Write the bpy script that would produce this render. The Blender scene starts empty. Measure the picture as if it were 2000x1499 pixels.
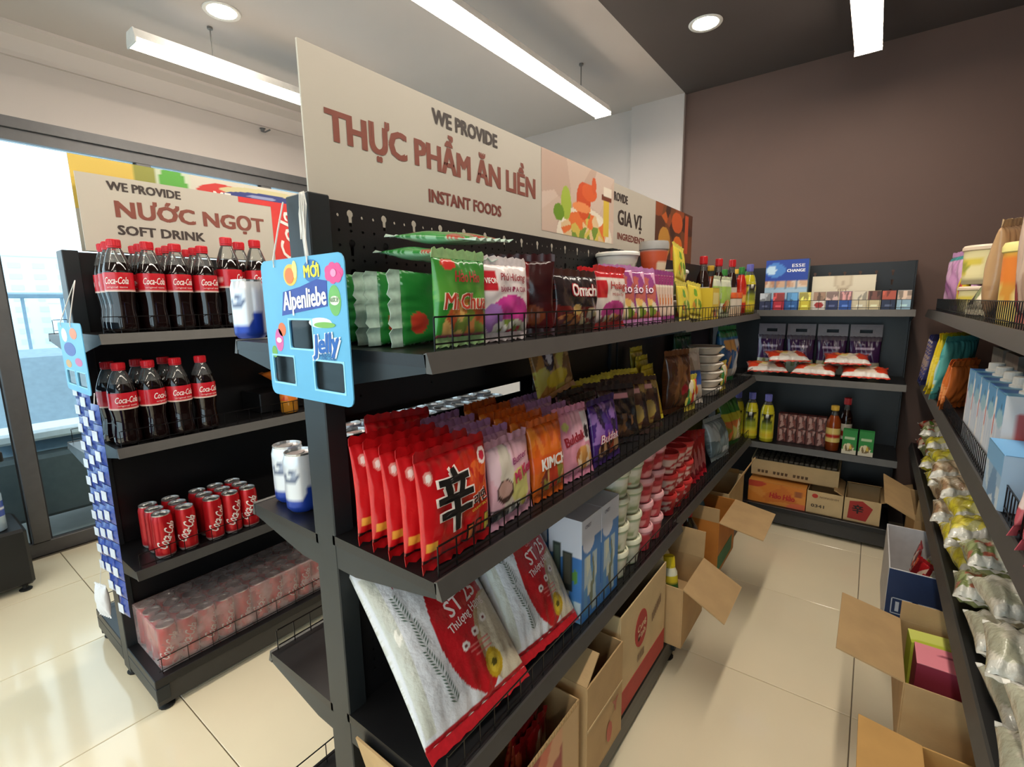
import bpy, bmesh, math, random
import numpy as np
from mathutils import Vector, Matrix, Euler

SC = bpy.context.scene
COL = SC.collection
R = math.radians

# ------------------------------------------------------------------ camera
FPX, YAW, PITCH, ROLL, CAMH = 939.36, R(36.844), R(9.530), R(-0.897), 1.285
_f = Vector((-math.sin(YAW)*math.cos(PITCH), math.cos(YAW)*math.cos(PITCH), -math.sin(PITCH)))
_r = Vector((math.cos(YAW), math.sin(YAW), 0))
_u = _r.cross(_f)
RIGHT = _r*math.cos(ROLL) + _u*math.sin(ROLL)
UP = -_r*math.sin(ROLL) + _u*math.cos(ROLL)
FWD = _f
cam_d = bpy.data.cameras.new('camera')
cam = bpy.data.objects.new('camera', cam_d)
COL.objects.link(cam)
cam.matrix_world = Matrix(((RIGHT.x, UP.x, -FWD.x, 0), (RIGHT.y, UP.y, -FWD.y, 0), (RIGHT.z, UP.z, -FWD.z, CAMH), (0, 0, 0, 1)))
cam_d.sensor_fit = 'HORIZONTAL'
cam_d.sensor_width = 36
cam_d.lens = 36*FPX/2000
cam_d.clip_start = .02
cam_d.clip_end = 2000
SC.camera = cam

# ------------------------------------------------------------------ light, exposure
w = bpy.data.worlds.new('world')
SC.world = w
w.use_nodes = True
bg = w.node_tree.nodes['Background']
bg.inputs[0].default_value = (.82, .93, 1, 1)
bg.inputs[1].default_value = 2.1
SC.view_settings.view_transform = 'Standard'
SC.view_settings.look = 'None'
SC.view_settings.gamma = 1
SC.view_settings.use_curve_mapping = False
SC.view_settings.exposure = 0.58
TUBE_W = 20
SPOT_W = 50

# pixel of the photograph -> point in the room on a known plane
def ray(x, y):
    return RIGHT*(x-1000) - UP*(y-749.5) + FWD*FPX
def onx(x, y, X):
    d = ray(x, y); return Vector((0, 0, CAMH)) + d*(X/d.x)
def ony(x, y, Y):
    d = ray(x, y); return Vector((0, 0, CAMH)) + d*(Y/d.y)
def onz(x, y, z):
    d = ray(x, y); return Vector((0, 0, CAMH)) + d*((z-CAMH)/d.z)

# ------------------------------------------------------------------ helpers
def lin(c):
    return tuple(((v/255)/12.92 if v/255 <= .04045 else (((v/255)+.055)/1.055)**2.4) for v in c)

_mats = {}
def M(name, c=(200, 200, 200), rough=.5, metal=0, noise=.06, scale=30, bump=0, bscale=60, coat=0, spec=.5, emit=0, sub=0):
    if name in _mats: return _mats[name]
    m = bpy.data.materials.new(name); m.use_nodes = True
    nt = m.node_tree; b = nt.nodes['Principled BSDF']
    l = lin(c)
    tc = nt.nodes.new('ShaderNodeTexCoord')
    n = nt.nodes.new('ShaderNodeTexNoise'); n.inputs['Scale'].default_value = scale; n.inputs['Detail'].default_value = 3
    nt.links.new(tc.outputs['Object'], n.inputs['Vector'])
    rp = nt.nodes.new('ShaderNodeValToRGB')
    rp.color_ramp.elements[0].position = .3; rp.color_ramp.elements[1].position = .7
    rp.color_ramp.elements[0].color = (*[v*(1-noise) for v in l], 1)
    rp.color_ramp.elements[1].color = (*[min(1, v*(1+noise)) for v in l], 1)
    nt.links.new(n.outputs['Fac'], rp.inputs['Fac'])
    nt.links.new(rp.outputs['Color'], b.inputs['Base Color'])
    b.inputs['Roughness'].default_value = rough
    b.inputs['Metallic'].default_value = metal
    b.inputs['Specular IOR Level'].default_value = spec
    b.inputs['Coat Weight'].default_value = coat
    if emit:
        b.inputs['Emission Color'].default_value = (*l, 1); b.inputs['Emission Strength'].default_value = emit
    if bump:
        bp = nt.nodes.new('ShaderNodeBump'); bp.inputs['Strength'].default_value = bump; bp.inputs['Distance'].default_value = .01
        n2 = nt.nodes.new('ShaderNodeTexNoise'); n2.inputs['Scale'].default_value = bscale; n2.inputs['Detail'].default_value = 4
        nt.links.new(tc.outputs['Object'], n2.inputs['Vector'])
        nt.links.new(n2.outputs['Fac'], bp.inputs['Height']); nt.links.new(bp.outputs['Normal'], b.inputs['Normal'])
    _mats[name] = m
    return m

def MC(c, rough=.5, **k):
    return M('ink_%d_%d_%d_%d' % (*c, int(rough*100)), c, rough, **k)

def MP(name, rough=.3, metal=0, coat=0, bump=.15, bscale=40):
    """printed surface: the print is the 'Col' attribute, the film's creases a noise bump"""
    if name in _mats: return _mats[name]
    m = M(name, (128, 128, 128), rough, metal, bump=bump, bscale=bscale, coat=coat)
    nt = m.node_tree; b = nt.nodes['Principled BSDF']
    a = nt.nodes.new('ShaderNodeAttribute'); a.attribute_name = 'Col'
    nt.links.new(a.outputs['Color'], b.inputs['Base Color'])
    return m

def clear(name, tint=(255, 255, 255), gloss=.12, haze=0, hazec=(255, 255, 255), rough=.05):
    """thin clear plastic or glass sheet: transparent + fresnel gloss (+ milky haze)"""
    if name in _mats: return _mats[name]
    m = bpy.data.materials.new(name); m.use_nodes = True; nt = m.node_tree; nt.nodes.clear()
    out = nt.nodes.new('ShaderNodeOutputMaterial')
    tr = nt.nodes.new('ShaderNodeBsdfTransparent'); tr.inputs[0].default_value = (*lin(tint), 1)
    gl = nt.nodes.new('ShaderNodeBsdfGlossy'); gl.inputs['Roughness'].default_value = rough
    df = nt.nodes.new('ShaderNodeBsdfDiffuse'); df.inputs[0].default_value = (*lin(hazec), 1)
    lw = nt.nodes.new('ShaderNodeLayerWeight'); lw.inputs['Blend'].default_value = gloss
    tc = nt.nodes.new('ShaderNodeTexCoord')
    nz = nt.nodes.new('ShaderNodeTexNoise'); nz.inputs['Scale'].default_value = 25
    nt.links.new(tc.outputs['Object'], nz.inputs['Vector'])
    mu = nt.nodes.new('ShaderNodeMath'); mu.operation = 'MULTIPLY'; mu.inputs[1].default_value = haze*2
    nt.links.new(nz.outputs['Fac'], mu.inputs[0])
    m1 = nt.nodes.new('ShaderNodeMixShader'); m2 = nt.nodes.new('ShaderNodeMixShader')
    nt.links.new(mu.outputs[0], m1.inputs[0]); nt.links.new(tr.outputs[0], m1.inputs[1]); nt.links.new(df.outputs[0], m1.inputs[2])
    nt.links.new(lw.outputs['Fresnel'], m2.inputs[0]); nt.links.new(m1.outputs[0], m2.inputs[1]); nt.links.new(gl.outputs[0], m2.inputs[2])
    nt.links.new(m2.outputs[0], out.inputs[0])
    _mats[name] = m
    return m

def tag(o, label=None, cat=None, group=None, kind=None):
    if label: o['label'] = label
    if cat: o['category'] = cat
    if group: o['group'] = group
    if kind: o['kind'] = kind
    return o

def thing(name, label, cat, loc=(0, 0, 0), rot=(0, 0, 0), group=None):
    o = bpy.data.objects.new(name, None); COL.objects.link(o)
    o.empty_display_size = .05
    o.location = loc; o.rotation_euler = rot
    return tag(o, label, cat, group)

def link(name, me, parent=None):
    o = bpy.data.objects.new(name, me); COL.objects.link(o)
    if parent is not None: o.parent = parent
    return o

def kids(o): return [c for c in COL.objects if c.parent == o]
_tree = {}
def copy_tree(o, loc, rot, label=None, group=None, scale=None):
    r = o.copy(); COL.objects.link(r); r.location = loc; r.rotation_euler = rot
    if scale: r.scale = scale
    if label: r['label'] = label
    if group: r['group'] = group
    if o.name not in _tree: _tree[o.name] = [(c, kids(c)) for c in kids(o)]
    for c, gg in _tree[o.name]:
        d = c.copy(); COL.objects.link(d); d.parent = r
        for g in gg:
            e = g.copy(); COL.objects.link(e); e.parent = d
    return r

class Multi:
    """first placing uses the prototype itself, later ones copy it with its parts"""
    def __init__(s, make): s.make = make; s.p = None
    def put(s, loc, rot, label, group=None, scale=None):
        if s.p is None:
            s.p = s.make(); s.p.location = loc; s.p.rotation_euler = rot
            if scale: s.p.scale = scale
            s.p['label'] = label
            if group: s.p['group'] = group
            return s.p
        return copy_tree(s.p, loc, rot, label, group, scale or (1, 1, 1))

class MB:
    """collects boxes, bars, lathes into one mesh"""
    def __init__(s): s.v = []; s.f = []; s.c = []
    def add(s, vs, fs):
        n = len(s.v); s.v += [tuple(p) for p in vs]; s.f += [tuple(i+n for i in q) for q in fs]; return s
    def box(s, a, b):
        x0, y0, z0 = a; x1, y1, z1 = b
        return s.add([(x0, y0, z0), (x1, y0, z0), (x1, y1, z0), (x0, y1, z0), (x0, y0, z1), (x1, y0, z1), (x1, y1, z1), (x0, y1, z1)],
                     [(3, 2, 1, 0), (4, 5, 6, 7), (0, 1, 5, 4), (1, 2, 6, 5), (2, 3, 7, 6), (3, 0, 4, 7)])
    def cbox(s, a, b, e=.003):
        """box with chamfered edges"""
        bm = bmesh.new()
        bmesh.ops.create_cube(bm, size=1)
        for v in bm.verts:
            v.co = Vector([(a[i]+b[i])/2 + v.co[i]*(b[i]-a[i]) for i in range(3)])
        bmesh.ops.bevel(bm, geom=bm.edges[:], offset=e, segments=1, affect='EDGES')
        bm.verts.index_update()
        s.add([v.co[:] for v in bm.verts], [[v.index for v in f.verts] for f in bm.faces]); bm.free(); return s
    def prism(s, poly, axis, a, b):
        """poly of 2-D points pushed along an axis from a to b"""
        n = len(poly)
        def P(p, t):
            return {'x': (t, p[0], p[1]), 'y': (p[0], t, p[1]), 'z': (p[0], p[1], t)}[axis]
        vs = [P(p, a) for p in poly] + [P(p, b) for p in poly]
        fs = [tuple(range(n))[::-1], tuple(range(n, 2*n))] + [(i, (i+1) % n, n+(i+1) % n, n+i) for i in range(n)]
        return s.add(vs, fs)
    def tube(s, pts, r, n=5):
        pts = [Vector(p) for p in pts]; vs = []; fs = []
        for i, p in enumerate(pts):
            d = (pts[min(i+1, len(pts)-1)] - pts[max(i-1, 0)]).normalized()
            a = d.cross(Vector((0, 0, 1)))
            if a.length < .01: a = d.cross(Vector((1, 0, 0)))
            a.normalize(); b = d.cross(a)
            for k in range(n):
                t = 2*math.pi*(k+.5)/n; vs.append(p + (a*math.cos(t)+b*math.sin(t))*r)
        for i in range(len(pts)-1):
            for k in range(n):
                fs.append((i*n+k, i*n+(k+1) % n, (i+1)*n+(k+1) % n, (i+1)*n+k))
        fs.append(tuple(range(n))[::-1]); fs.append(tuple(range(len(vs)-n, len(vs))))
        return s.add(vs, fs)
    def lathe(s, prof, n=20, cap=True, o=(0, 0, 0)):
        vs = []; fs = []
        for r, z in prof:
            for k in range(n):
                t = 2*math.pi*k/n; vs.append((o[0]+r*math.cos(t), o[1]+r*math.sin(t), o[2]+z))
        for i in range(len(prof)-1):
            for k in range(n):
                fs.append((i*n+k, i*n+(k+1) % n, (i+1)*n+(k+1) % n, (i+1)*n+k))
        if cap:
            fs.append(tuple(range(n))[::-1]); fs.append(tuple(range(len(vs)-n, len(vs))))
        return s.add(vs, fs)
    def mesh(s, mat, smooth=False, col=None):
        me = bpy.data.meshes.new('m'); me.from_pydata(s.v, [], s.f); me.materials.append(mat)
        if smooth: me.shade_smooth() if smooth is True else None
        if col is not None: setcol(me, col)
        me.update(); return me
    def build(s, name, mat, parent=None, smooth=False):
        me = s.mesh(mat, smooth); me.name = name
        if smooth == 'auto': me.set_sharp_from_angle(angle=R(40)); 
        return link(name, me, parent)

def setcol(me, rgb):
    a = me.color_attributes.new('Col', 'FLOAT_COLOR', 'POINT')
    buf = np.ones((len(me.vertices), 4), np.float32); buf[:, :3] = rgb
    a.data.foreach_set('color', buf.ravel())

def sm(me, ang=40):
    me.shade_smooth(); me.set_sharp_from_angle(angle=R(ang)); return me

# ---- print: a list of layers evaluated on u in -1..1, v in 0..1
def paint(layers, u, v):
    u = np.asarray(u, float); v = np.asarray(v, float)
    out = np.zeros((len(u), 3)); L = lambda c: np.array(lin(c))
    for l in layers:
        k = l[0]
        if k == 'c': out[:] = L(l[1])
        elif k == 'r':
            m = (u >= l[1]) & (u <= l[2]) & (v >= l[3]) & (v <= l[4]); out[m] = L(l[5])
        elif k == 't':
            m = (v >= l[1]) & (v <= l[2]); out[m] = L(l[3])
        elif k == 'e':
            m = ((u-l[1])/l[3])**2 + ((v-l[2])/l[4])**2 <= 1; out[m] = L(l[5])
        elif k == 'g':
            t = np.clip((v-l[1])/(l[2]-l[1]), 0, 1)[:, None]; m = (v >= l[1]) & (v <= l[2])
            out[m] = (L(l[3])*(1-t) + L(l[4])*t)[m]
        elif k == 'n':
            # a picture of food: many small patches of a few colours
            _, u0, u1, v0, v1, n, cols, seed = l
            rs = np.random.RandomState(seed)
            su = rs.uniform(u0, u1, n); sv = rs.uniform(v0, v1, n); ci = rs.randint(0, len(cols), n)
            m = (u >= u0) & (u <= u1) & (v >= v0) & (v <= v1)
            if m.any():
                d = (u[m][:, None]-su)**2 + ((v[m][:, None]-sv)*1.3)**2
                out[m] = np.array([L(c) for c in cols])[ci[d.argmin(1)]]
        elif k == 'en':
            _, cu, cv, ru, rv, n, cols, seed = l
            rs = np.random.RandomState(seed)
            su = rs.uniform(cu-ru, cu+ru, n); sv = rs.uniform(cv-rv, cv+rv, n); ci = rs.randint(0, len(cols), n)
            m = ((u-cu)/ru)**2 + ((v-cv)/rv)**2 <= 1
            if m.any():
                d = (u[m][:, None]-su)**2 + ((v[m][:, None]-sv)*1.3)**2
                out[m] = np.array([L(c) for c in cols])[ci[d.argmin(1)]]
    return out

# ---- lettering as thin meshes
_txt = {}
_HORN = {'Ơ': ('O', ''), 'Ớ': ('O', 'a'), 'Ợ': ('O', 'd'), 'ơ': ('o', ''), 'ớ': ('o', 'a'), 'ợ': ('o', 'd'), 'ờ': ('o', 'g')}
def _glyphs(s, size, shear=0, align='LEFT'):
    cu = bpy.data.curves.new('t', 'FONT'); cu.body = s; cu.size = size; cu.shear = shear
    cu.align_x = align; cu.resolution_u = 2; cu.fill_mode = 'FRONT'
    o = bpy.data.objects.new('t', cu); COL.objects.link(o)
    me = o.to_mesh()
    bm = bmesh.new(); bm.from_mesh(me); o.to_mesh_clear()
    bpy.data.objects.remove(o); bpy.data.curves.remove(cu)
    return bm
def text2d(s, size, bold=0, shear=0):
    """flat lettering, centred; horned vowels are put together from the plain vowel and its marks"""
    key = (s, size, bold, shear)
    if key in _txt: return _txt[key]
    plain = ''.join(_HORN[c][0] if c in _HORN else c for c in s)
    bm = _glyphs(plain, size, shear)
    for i, c in enumerate(s):
        if c not in _HORN: continue
        ch, mark = _HORN[c]
        b1 = _glyphs(plain[:i+1], size, shear); xr = max(v.co.x for v in b1.verts); b1.free()
        b2 = _glyphs(ch, size, shear); xs = [v.co.x for v in b2.verts]; ys = [v.co.y for v in b2.verts]; b2.free()
        yt, yb, xc = max(ys), min(ys), xr-(max(xs)-min(xs))/2
        P = [[(-.10, -.10), (-.03, -.16), (.08, -.04), (.09, .09), (.01, .09), (.01, 0)]]
        polys = [[(xr+p*size, yt+q*size) for p, q in P[0]]]
        if mark in ('a', 'g'):
            m = 1 if mark == 'a' else -1
            polys.append([(xc+m*p*size, yt+q*size) for p, q in ((-.04, .05), (.03, .05), (.14, .19), (.04, .19))])
        if mark == 'd': polys.append([(xc+.06*size*math.cos(t*math.pi/4), yb-.13*size+.06*size*math.sin(t*math.pi/4)) for t in range(8)])
        for pl in polys: bm.faces.new([bm.verts.new((p[0], p[1], 0)) for p in pl])
    bmesh.ops.triangulate(bm, faces=bm.faces[:])
    for _ in range(2):
        e = [x for x in bm.edges if x.calc_length() > size*.35]
        if not e: break
        bmesh.ops.subdivide_edges(bm, edges=e, cuts=1)
        bmesh.ops.triangulate(bm, faces=bm.faces[:])
    bm.verts.index_update()
    vs = [(v.co.x, v.co.y) for v in bm.verts]; fs = [[v.index for v in f.verts] for f in bm.faces]
    bm.free()
    x0 = (min(v[0] for v in vs)+max(v[0] for v in vs))/2; z0 = size*.35
    vs = [(x-x0, y-z0) for x, y in vs]
    _txt[key] = (vs, fs); return vs, fs

def letters(parent, S, items, eps=.0012, name='lettering'):
    """items: (string, x, z, size, colour, options); S maps flat (x, z) to a point of the front face looking to -y"""
    for it in items:
        s, x, z, size, c = it[:5]; op = it[5] if len(it) > 5 else {}
        vs, fs = text2d(s, size, 0, op.get('shear', 0))
        a = R(op.get('rot', 0)); ca, sa = math.cos(a), math.sin(a); sx = op.get('sx', 1)
        if 'fit' in op: xs = [p[0] for p in vs]; sx = op['fit']/(max(xs)-min(xs))
        e = eps + op.get('lift', 0)
        b = op.get('bold', .012)*size*1.3
        mb = MB()
        for k, (dx, dz) in enumerate(((0, 0),) if not b else ((-b, -b*.5), (b, -b*.5), (-b, b*.5), (b, b*.5))):
            pts = []
            for p, q in vs:
                p = p*sx+dx; q = q+dz
                P = S(x + p*ca - q*sa, z + p*sa + q*ca)
                n = P[3] if len(P) > 3 else (0, -1, 0)
                ee = e + k*.00004
                pts.append((P[0]+n[0]*ee, P[1]+n[1]*ee, P[2]+n[2]*ee))
            mb.add(pts, fs)
        mb.build(name, MC(c, op.get('rough', .5)), parent)

FLAT = lambda y: (lambda x, z: (x, y, z))
# ------------------------------------------------------------------ product builders
def packet_shape(w, h, t, seed, wr=1.0, power=4, ve=.42):
    rs = random.Random(seed)
    k = [(rs.uniform(3, 9), rs.uniform(3, 9), rs.uniform(0, 6), rs.uniform(.5, 1)) for _ in range(5)]
    kr = [(rs.uniform(2.5, 7), rs.uniform(0, 3.1), rs.uniform(0, 6), rs.uniform(.4, 1)) for _ in range(6)]
    def b(u, v):
        u = max(-1, min(1, u)); v = max(0, min(1, v))
        e = (max(0, 1-abs(u)**power))**.5 * (max(0, math.sin(math.pi*v)))**ve
        n = sum(a*math.sin(p*u*1.6+q*v*2+f) for p, q, f, a in k)/5
        r = sum(a*math.sin(q*4*u+f+2*math.sin(3*v+f)) for p, q, f, a in k)/5   # creases that fan from the seals
        edge = 1-math.sin(math.pi*v)
        cr = sum(a*(abs(math.sin(p*(u*math.cos(q)+1.3*v*math.sin(q))+f))-.64) for p, q, f, a in kr)/6   # sharp folds of the film
        return e*(1 + wr*(.12*n + .36*cr)) + wr*.13*r*edge*(1-abs(u)**6)
    def S(x, z):
        u = 2*x/w; v = z/h
        return (x*(1-.05*math.sin(math.pi*max(0, min(1, v)))), -t/2*.86*b(u, v), z)
    return b, S

def packet(name, cat, w, h, t, layers, texts=(), seal=.014, sealc=None, nu=36, nv=38, seed=1, wr=1.7, mat=None, back=None, power=4, ve=.42):
    mat = mat or MP('film', .17, coat=.7, bump=.7, bscale=65)
    root = thing(name, '', cat)
    b, S = packet_shape(w, h, t, seed, wr, power, ve)
    vs, fs, uv = [], [], []
    for side in (-1, 1):
        for j in range(nv+1):
            for i in range(nu+1):
                u = -1+2*i/nu; v = j/nv
                x, y, z = S(u*w/2, v*h)
                if side == 1: y = -y*.9
                if i in (0, nu): y *= 0
                vs.append((x, y, z)); uv.append((u, v, side))
    n = (nu+1)*(nv+1)
    for j in range(nv):
        for i in range(nu):
            a = j*(nu+1)+i
            fs.append((a, a+1, a+nu+2, a+nu+1)); fs.append((n+a+nu+1, n+a+nu+2, n+a+1, n+a))
    uv = np.array(uv)
    col = paint(layers, uv[:, 0], uv[:, 1])
    bk = uv[:, 2] > 0
    col[bk] = paint(back or [layers[0]], uv[bk, 0], uv[bk, 1])
    bm = bmesh.new()
    me = bpy.data.meshes.new(name+'_pouch'); me.from_pydata(vs, [], fs); me.materials.append(mat); setcol(me, col)
    bm.from_mesh(me); bmesh.ops.remove_doubles(bm, verts=bm.verts[:], dist=.0002); bm.to_mesh(me); bm.free()
    me.shade_smooth()
    link('pouch', me, root)
    if seal:
        for top in (0, 1):
            mb = MB(); pts = []; m = 16
            z0 = h if top else 0; z1 = h+seal if top else -seal
            for i in range(m+1):
                x = (-1+2*i/m)*w/2; d = .0035*math.sin(i*2.1+seed)
                y0 = S(x, z0)[1]*.6
                zz = z1 + (.0015 if i % 2 else -.0015)
                pts.append(((x, y0-.0006, z0), (x, y0+.0006, z0), (x, d+.0005, zz), (x, d-.0005, zz)))
            for p in pts: mb.v += p
            for i in range(m):
                a = i*4
                for k in range(4): mb.f.append((a+k, a+(k+1) % 4, a+4+(k+1) % 4, a+4+k))
            mb.f += [(0, 3, 2, 1), (m*4, m*4+1, m*4+2, m*4+3)]
            c = sealc or layers[0][1]
            me = mb.mesh(MC(c, .3, noise=.15, scale=90)); link('crimped_seal', sm(me), root)
    if texts: letters(root, S, texts, eps=.0018)
    return root

def decals(parent, S, polys, c, eps=.0016, name='print_motif'):
    mb = MB()
    for pl in polys:
        pts = []
        for x, z in pl:
            P = S(x, z); n = P[3] if len(P) > 3 else (0, -1, 0)
            pts.append((P[0]+n[0]*eps, P[1]+n[1]*eps, P[2]+n[2]*eps))
        mb.add(pts, [tuple(range(len(pts)))])
    return tag(mb.build(name, MC(c, .5), parent), kind='stuff')

def carton_box(name, cat, w, d, h, front, texts=(), side=None, top=None, nu=24, nv=30, mat=None, e=.0012, side_texts=(), top_texts=()):
    """closed printed box, base centre at the origin, front to -y; sides and top are faces of the body with their own print"""
    mat = mat or MP('card', .45, bump=.02)
    root = thing(name, '', cat)
    vs, fs, cs = [], [], []
    def face(P, layers, nu, nv):
        n = len(vs); uu = []; vv = []
        for j in range(nv+1):
            for i in range(nu+1):
                vs.append(P(-1+2*i/nu, j/nv)); uu.append(-1+2*i/nu); vv.append(j/nv)
        cs.append(paint(layers, uu, vv))
        for j in range(nv):
            for i in range(nu):
                a = n+j*(nu+1)+i; fs.append((a, a+1, a+nu+2, a+nu+1))
    sd = side or front[:1]; tp = top or front[:1]
    W, D = w/2, d/2
    face(lambda u, v: (u*W, -D, v*h), front, nu, nv)
    face(lambda u, v: (W, u*D, v*h), sd, max(2, nu//2), nv)
    face(lambda u, v: (-u*W, D, v*h), sd, 2, 2)
    face(lambda u, v: (-W, -u*D, v*h), sd, max(2, nu//2), nv)
    face(lambda u, v: (u*W, -D+v*d, h), tp, 12, 12)
    face(lambda u, v: (-u*W, -D+v*d, 0), front[:1], 1, 1)
    me = bpy.data.meshes.new(name); me.from_pydata(vs, [], fs); me.materials.append(mat); setcol(me, np.concatenate(cs))
    link('box_body', me, root)
    mb = MB(); mb.box((-W*.96, -D-.0004, h-.0004), (W*.96, -D+.0006, h+.0008)); mb.box((W-.0006, -D*.96, h-.0004), (W+.0004, D*.96, h+.0008))
    mb.build('lid_edge', MC(tuple(int(x*.8) for x in tp[0][1]), .5), root)
    if texts: letters(root, FLAT(-D), texts, eps=.0007)
    if side_texts: letters(root, lambda x, z: (W, x, z, (1, 0, 0)), side_texts, eps=.0007)
    if top_texts: letters(root, lambda x, z: (x, z, h, (0, 0, 1)), top_texts, eps=.0012)
    return root

def cyl_S(r, z0=0, prof=None):
    def S(x, z):
        a = x/r; rr = prof(z) if prof else r
        return (rr*math.sin(a), -rr*math.cos(a), z+z0, (math.sin(a), -math.cos(a), 0))
    return S

def wrap(name, prof, layers, parent, mat, n=40, vsub=1):
    """lathe with print: u runs once round (-1..1, 0 = front), v up the profile"""
    P = [prof[0]]
    for a, b in zip(prof, prof[1:]):
        for k in range(1, vsub+1): P.append((a[0]+(b[0]-a[0])*k/vsub, a[1]+(b[1]-a[1])*k/vsub))
    z0, z1 = P[0][1], P[-1][1]
    vs, fs, uu, vv = [], [], [], []
    for r, z in P:
        for k in range(n+1):
            t = -math.pi+2*math.pi*k/n
            vs.append((r*math.sin(t), -r*math.cos(t), z)); uu.append(t/math.pi); vv.append((z-z0)/(z1-z0))
    for i in range(len(P)-1):
        for k in range(n):
            a = i*(n+1)+k; fs.append((a, a+1, a+n+2, a+n+1))
    me = bpy.data.meshes.new(name); me.from_pydata(vs, [], fs); me.materials.append(mat); setcol(me, paint(layers, uu, vv))
    me.shade_smooth()
    return link(name, me, parent)

SILVER = lambda: M('aluminium', (205, 205, 205), .28, .9, noise=.04)
def can(name, cat, r, h, layers, texts=(), mat=None):
    root = thing(name, '', cat)
    prof = [(r*.78, 0), (r*.98, .008), (r, .014)] + [(r, .014+(h-.032)*k/10) for k in range(1, 10)] + [(r, h-.018), (r*.88, h-.004)]
    wrap('can_body', prof, layers, root, mat or MP('can_print', .28, .35, bump=0), 36)
    mb = MB(); mb.lathe([(r*.80, .001), (r*.70, .004)], 24); mb.build('can_base', SILVER(), root, True)
    mb = MB(); mb.lathe([(r*.88, h-.005), (r*.90, h-.002), (r*.90, h), (r*.85, h), (r*.82, h-.005), (.001, h-.005)], 24, False)
    lid = mb.build('lid', SILVER(), root)
    mb = MB(); mb.prism([(r*.28*math.cos(t), r*.55*math.sin(t)-.003) for t in [k*math.pi/5 for k in range(10)]], 'z', h-.0045, h-.003)
    mb.build('pull_tab', SILVER(), lid)
    if texts: letters(root, cyl_S(r), texts, eps=.0006)
    return root

def bottle(name, cat, prof, fill, body_mat, clear_mat, cap, label=None, texts=(), n=28, capr=None, label_r=None):
    """prof: (r, z) list; below `fill` the drink fills it, above it the empty clear neck; cap: (r, z0, z1, colour); label: (z0, z1, layers)"""
    root = thing(name, '', cat)
    def rad(z):
        for (a, b), (c, d) in zip(prof, prof[1:]):
            if b <= z <= d: return a+(c-a)*(z-b)/max(1e-6, d-b)
        return prof[-1][0]
    lo = [p for p in prof if p[1] < fill] + [(rad(fill), fill)]
    hi = [(rad(fill), fill)] + [p for p in prof if p[1] > fill]
    mb = MB(); mb.lathe(lo, n, True); me = mb.mesh(body_mat); link('filled_body', sm(me, 50), root)
    mb = MB(); mb.lathe(hi, n, False); me = mb.mesh(clear_mat); link('neck', sm(me, 60), root)
    r, a, b, c = cap
    mb = MB(); mb.lathe([(r, a), (r, b-.002), (r*.92, b)], 20); 
    for k in range(20):
        t = 2*math.pi*k/20; mb.box((r*math.cos(t)-.0006, r*math.sin(t)-.0006, a+.001), (r*math.cos(t)+.0006, r*math.sin(t)+.0006, b-.002))
    mb.build('cap', MC(c, .35), root)
    mb = MB(); mb.lathe([(r*1.02, a-.004), (r*1.02, a-.001)], 20); mb.build('cap_ring', MC(c, .35), root)
    if label:
        z0, z1, lay = label
        zs = [z0+(z1-z0)*k/8 for k in range(9)]
        lb = wrap('label', [(rad(z)+.0004, z) for z in zs], lay, root, MP('film', .24, coat=.25), 44)
        if texts: letters(root, cyl_S(rad((z0+z1)/2), 0, lambda z: rad(z)+.0004), texts, eps=.0006)
    return root

def cup(name, cat, r0, r1, h, layers, lidc, texts=(), lidh=.012, mat=None):
    root = thing(name, '', cat)
    wrap('cup_body', [(r0+(r1-r0)*k/10, h*k/10) for k in range(11)], layers, root, mat or MP('card', .45, bump=.02), 36)
    mb = MB(); mb.lathe([(r0*.98, .0005), (r0*.2, .003)], 20); mb.build('cup_base', MC(layers[0][1], .5), root)
    mb = MB(); mb.lathe([(r1*1.0, h-.003), (r1*1.06, h), (r1*1.06, h+lidh*.6), (r1*1.0, h+lidh), (r1*.9, h+lidh), (r1*.86, h+lidh*.6), (.002, h+lidh*.6)], 28, False)
    link('lid', sm(mb.mesh(MC(lidc, .4)), 30), root)
    if texts: letters(root, cyl_S((r0+r1)/2, 0, lambda z: r0+(r1-r0)*z/h), texts, eps=.0008)
    return root

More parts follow.
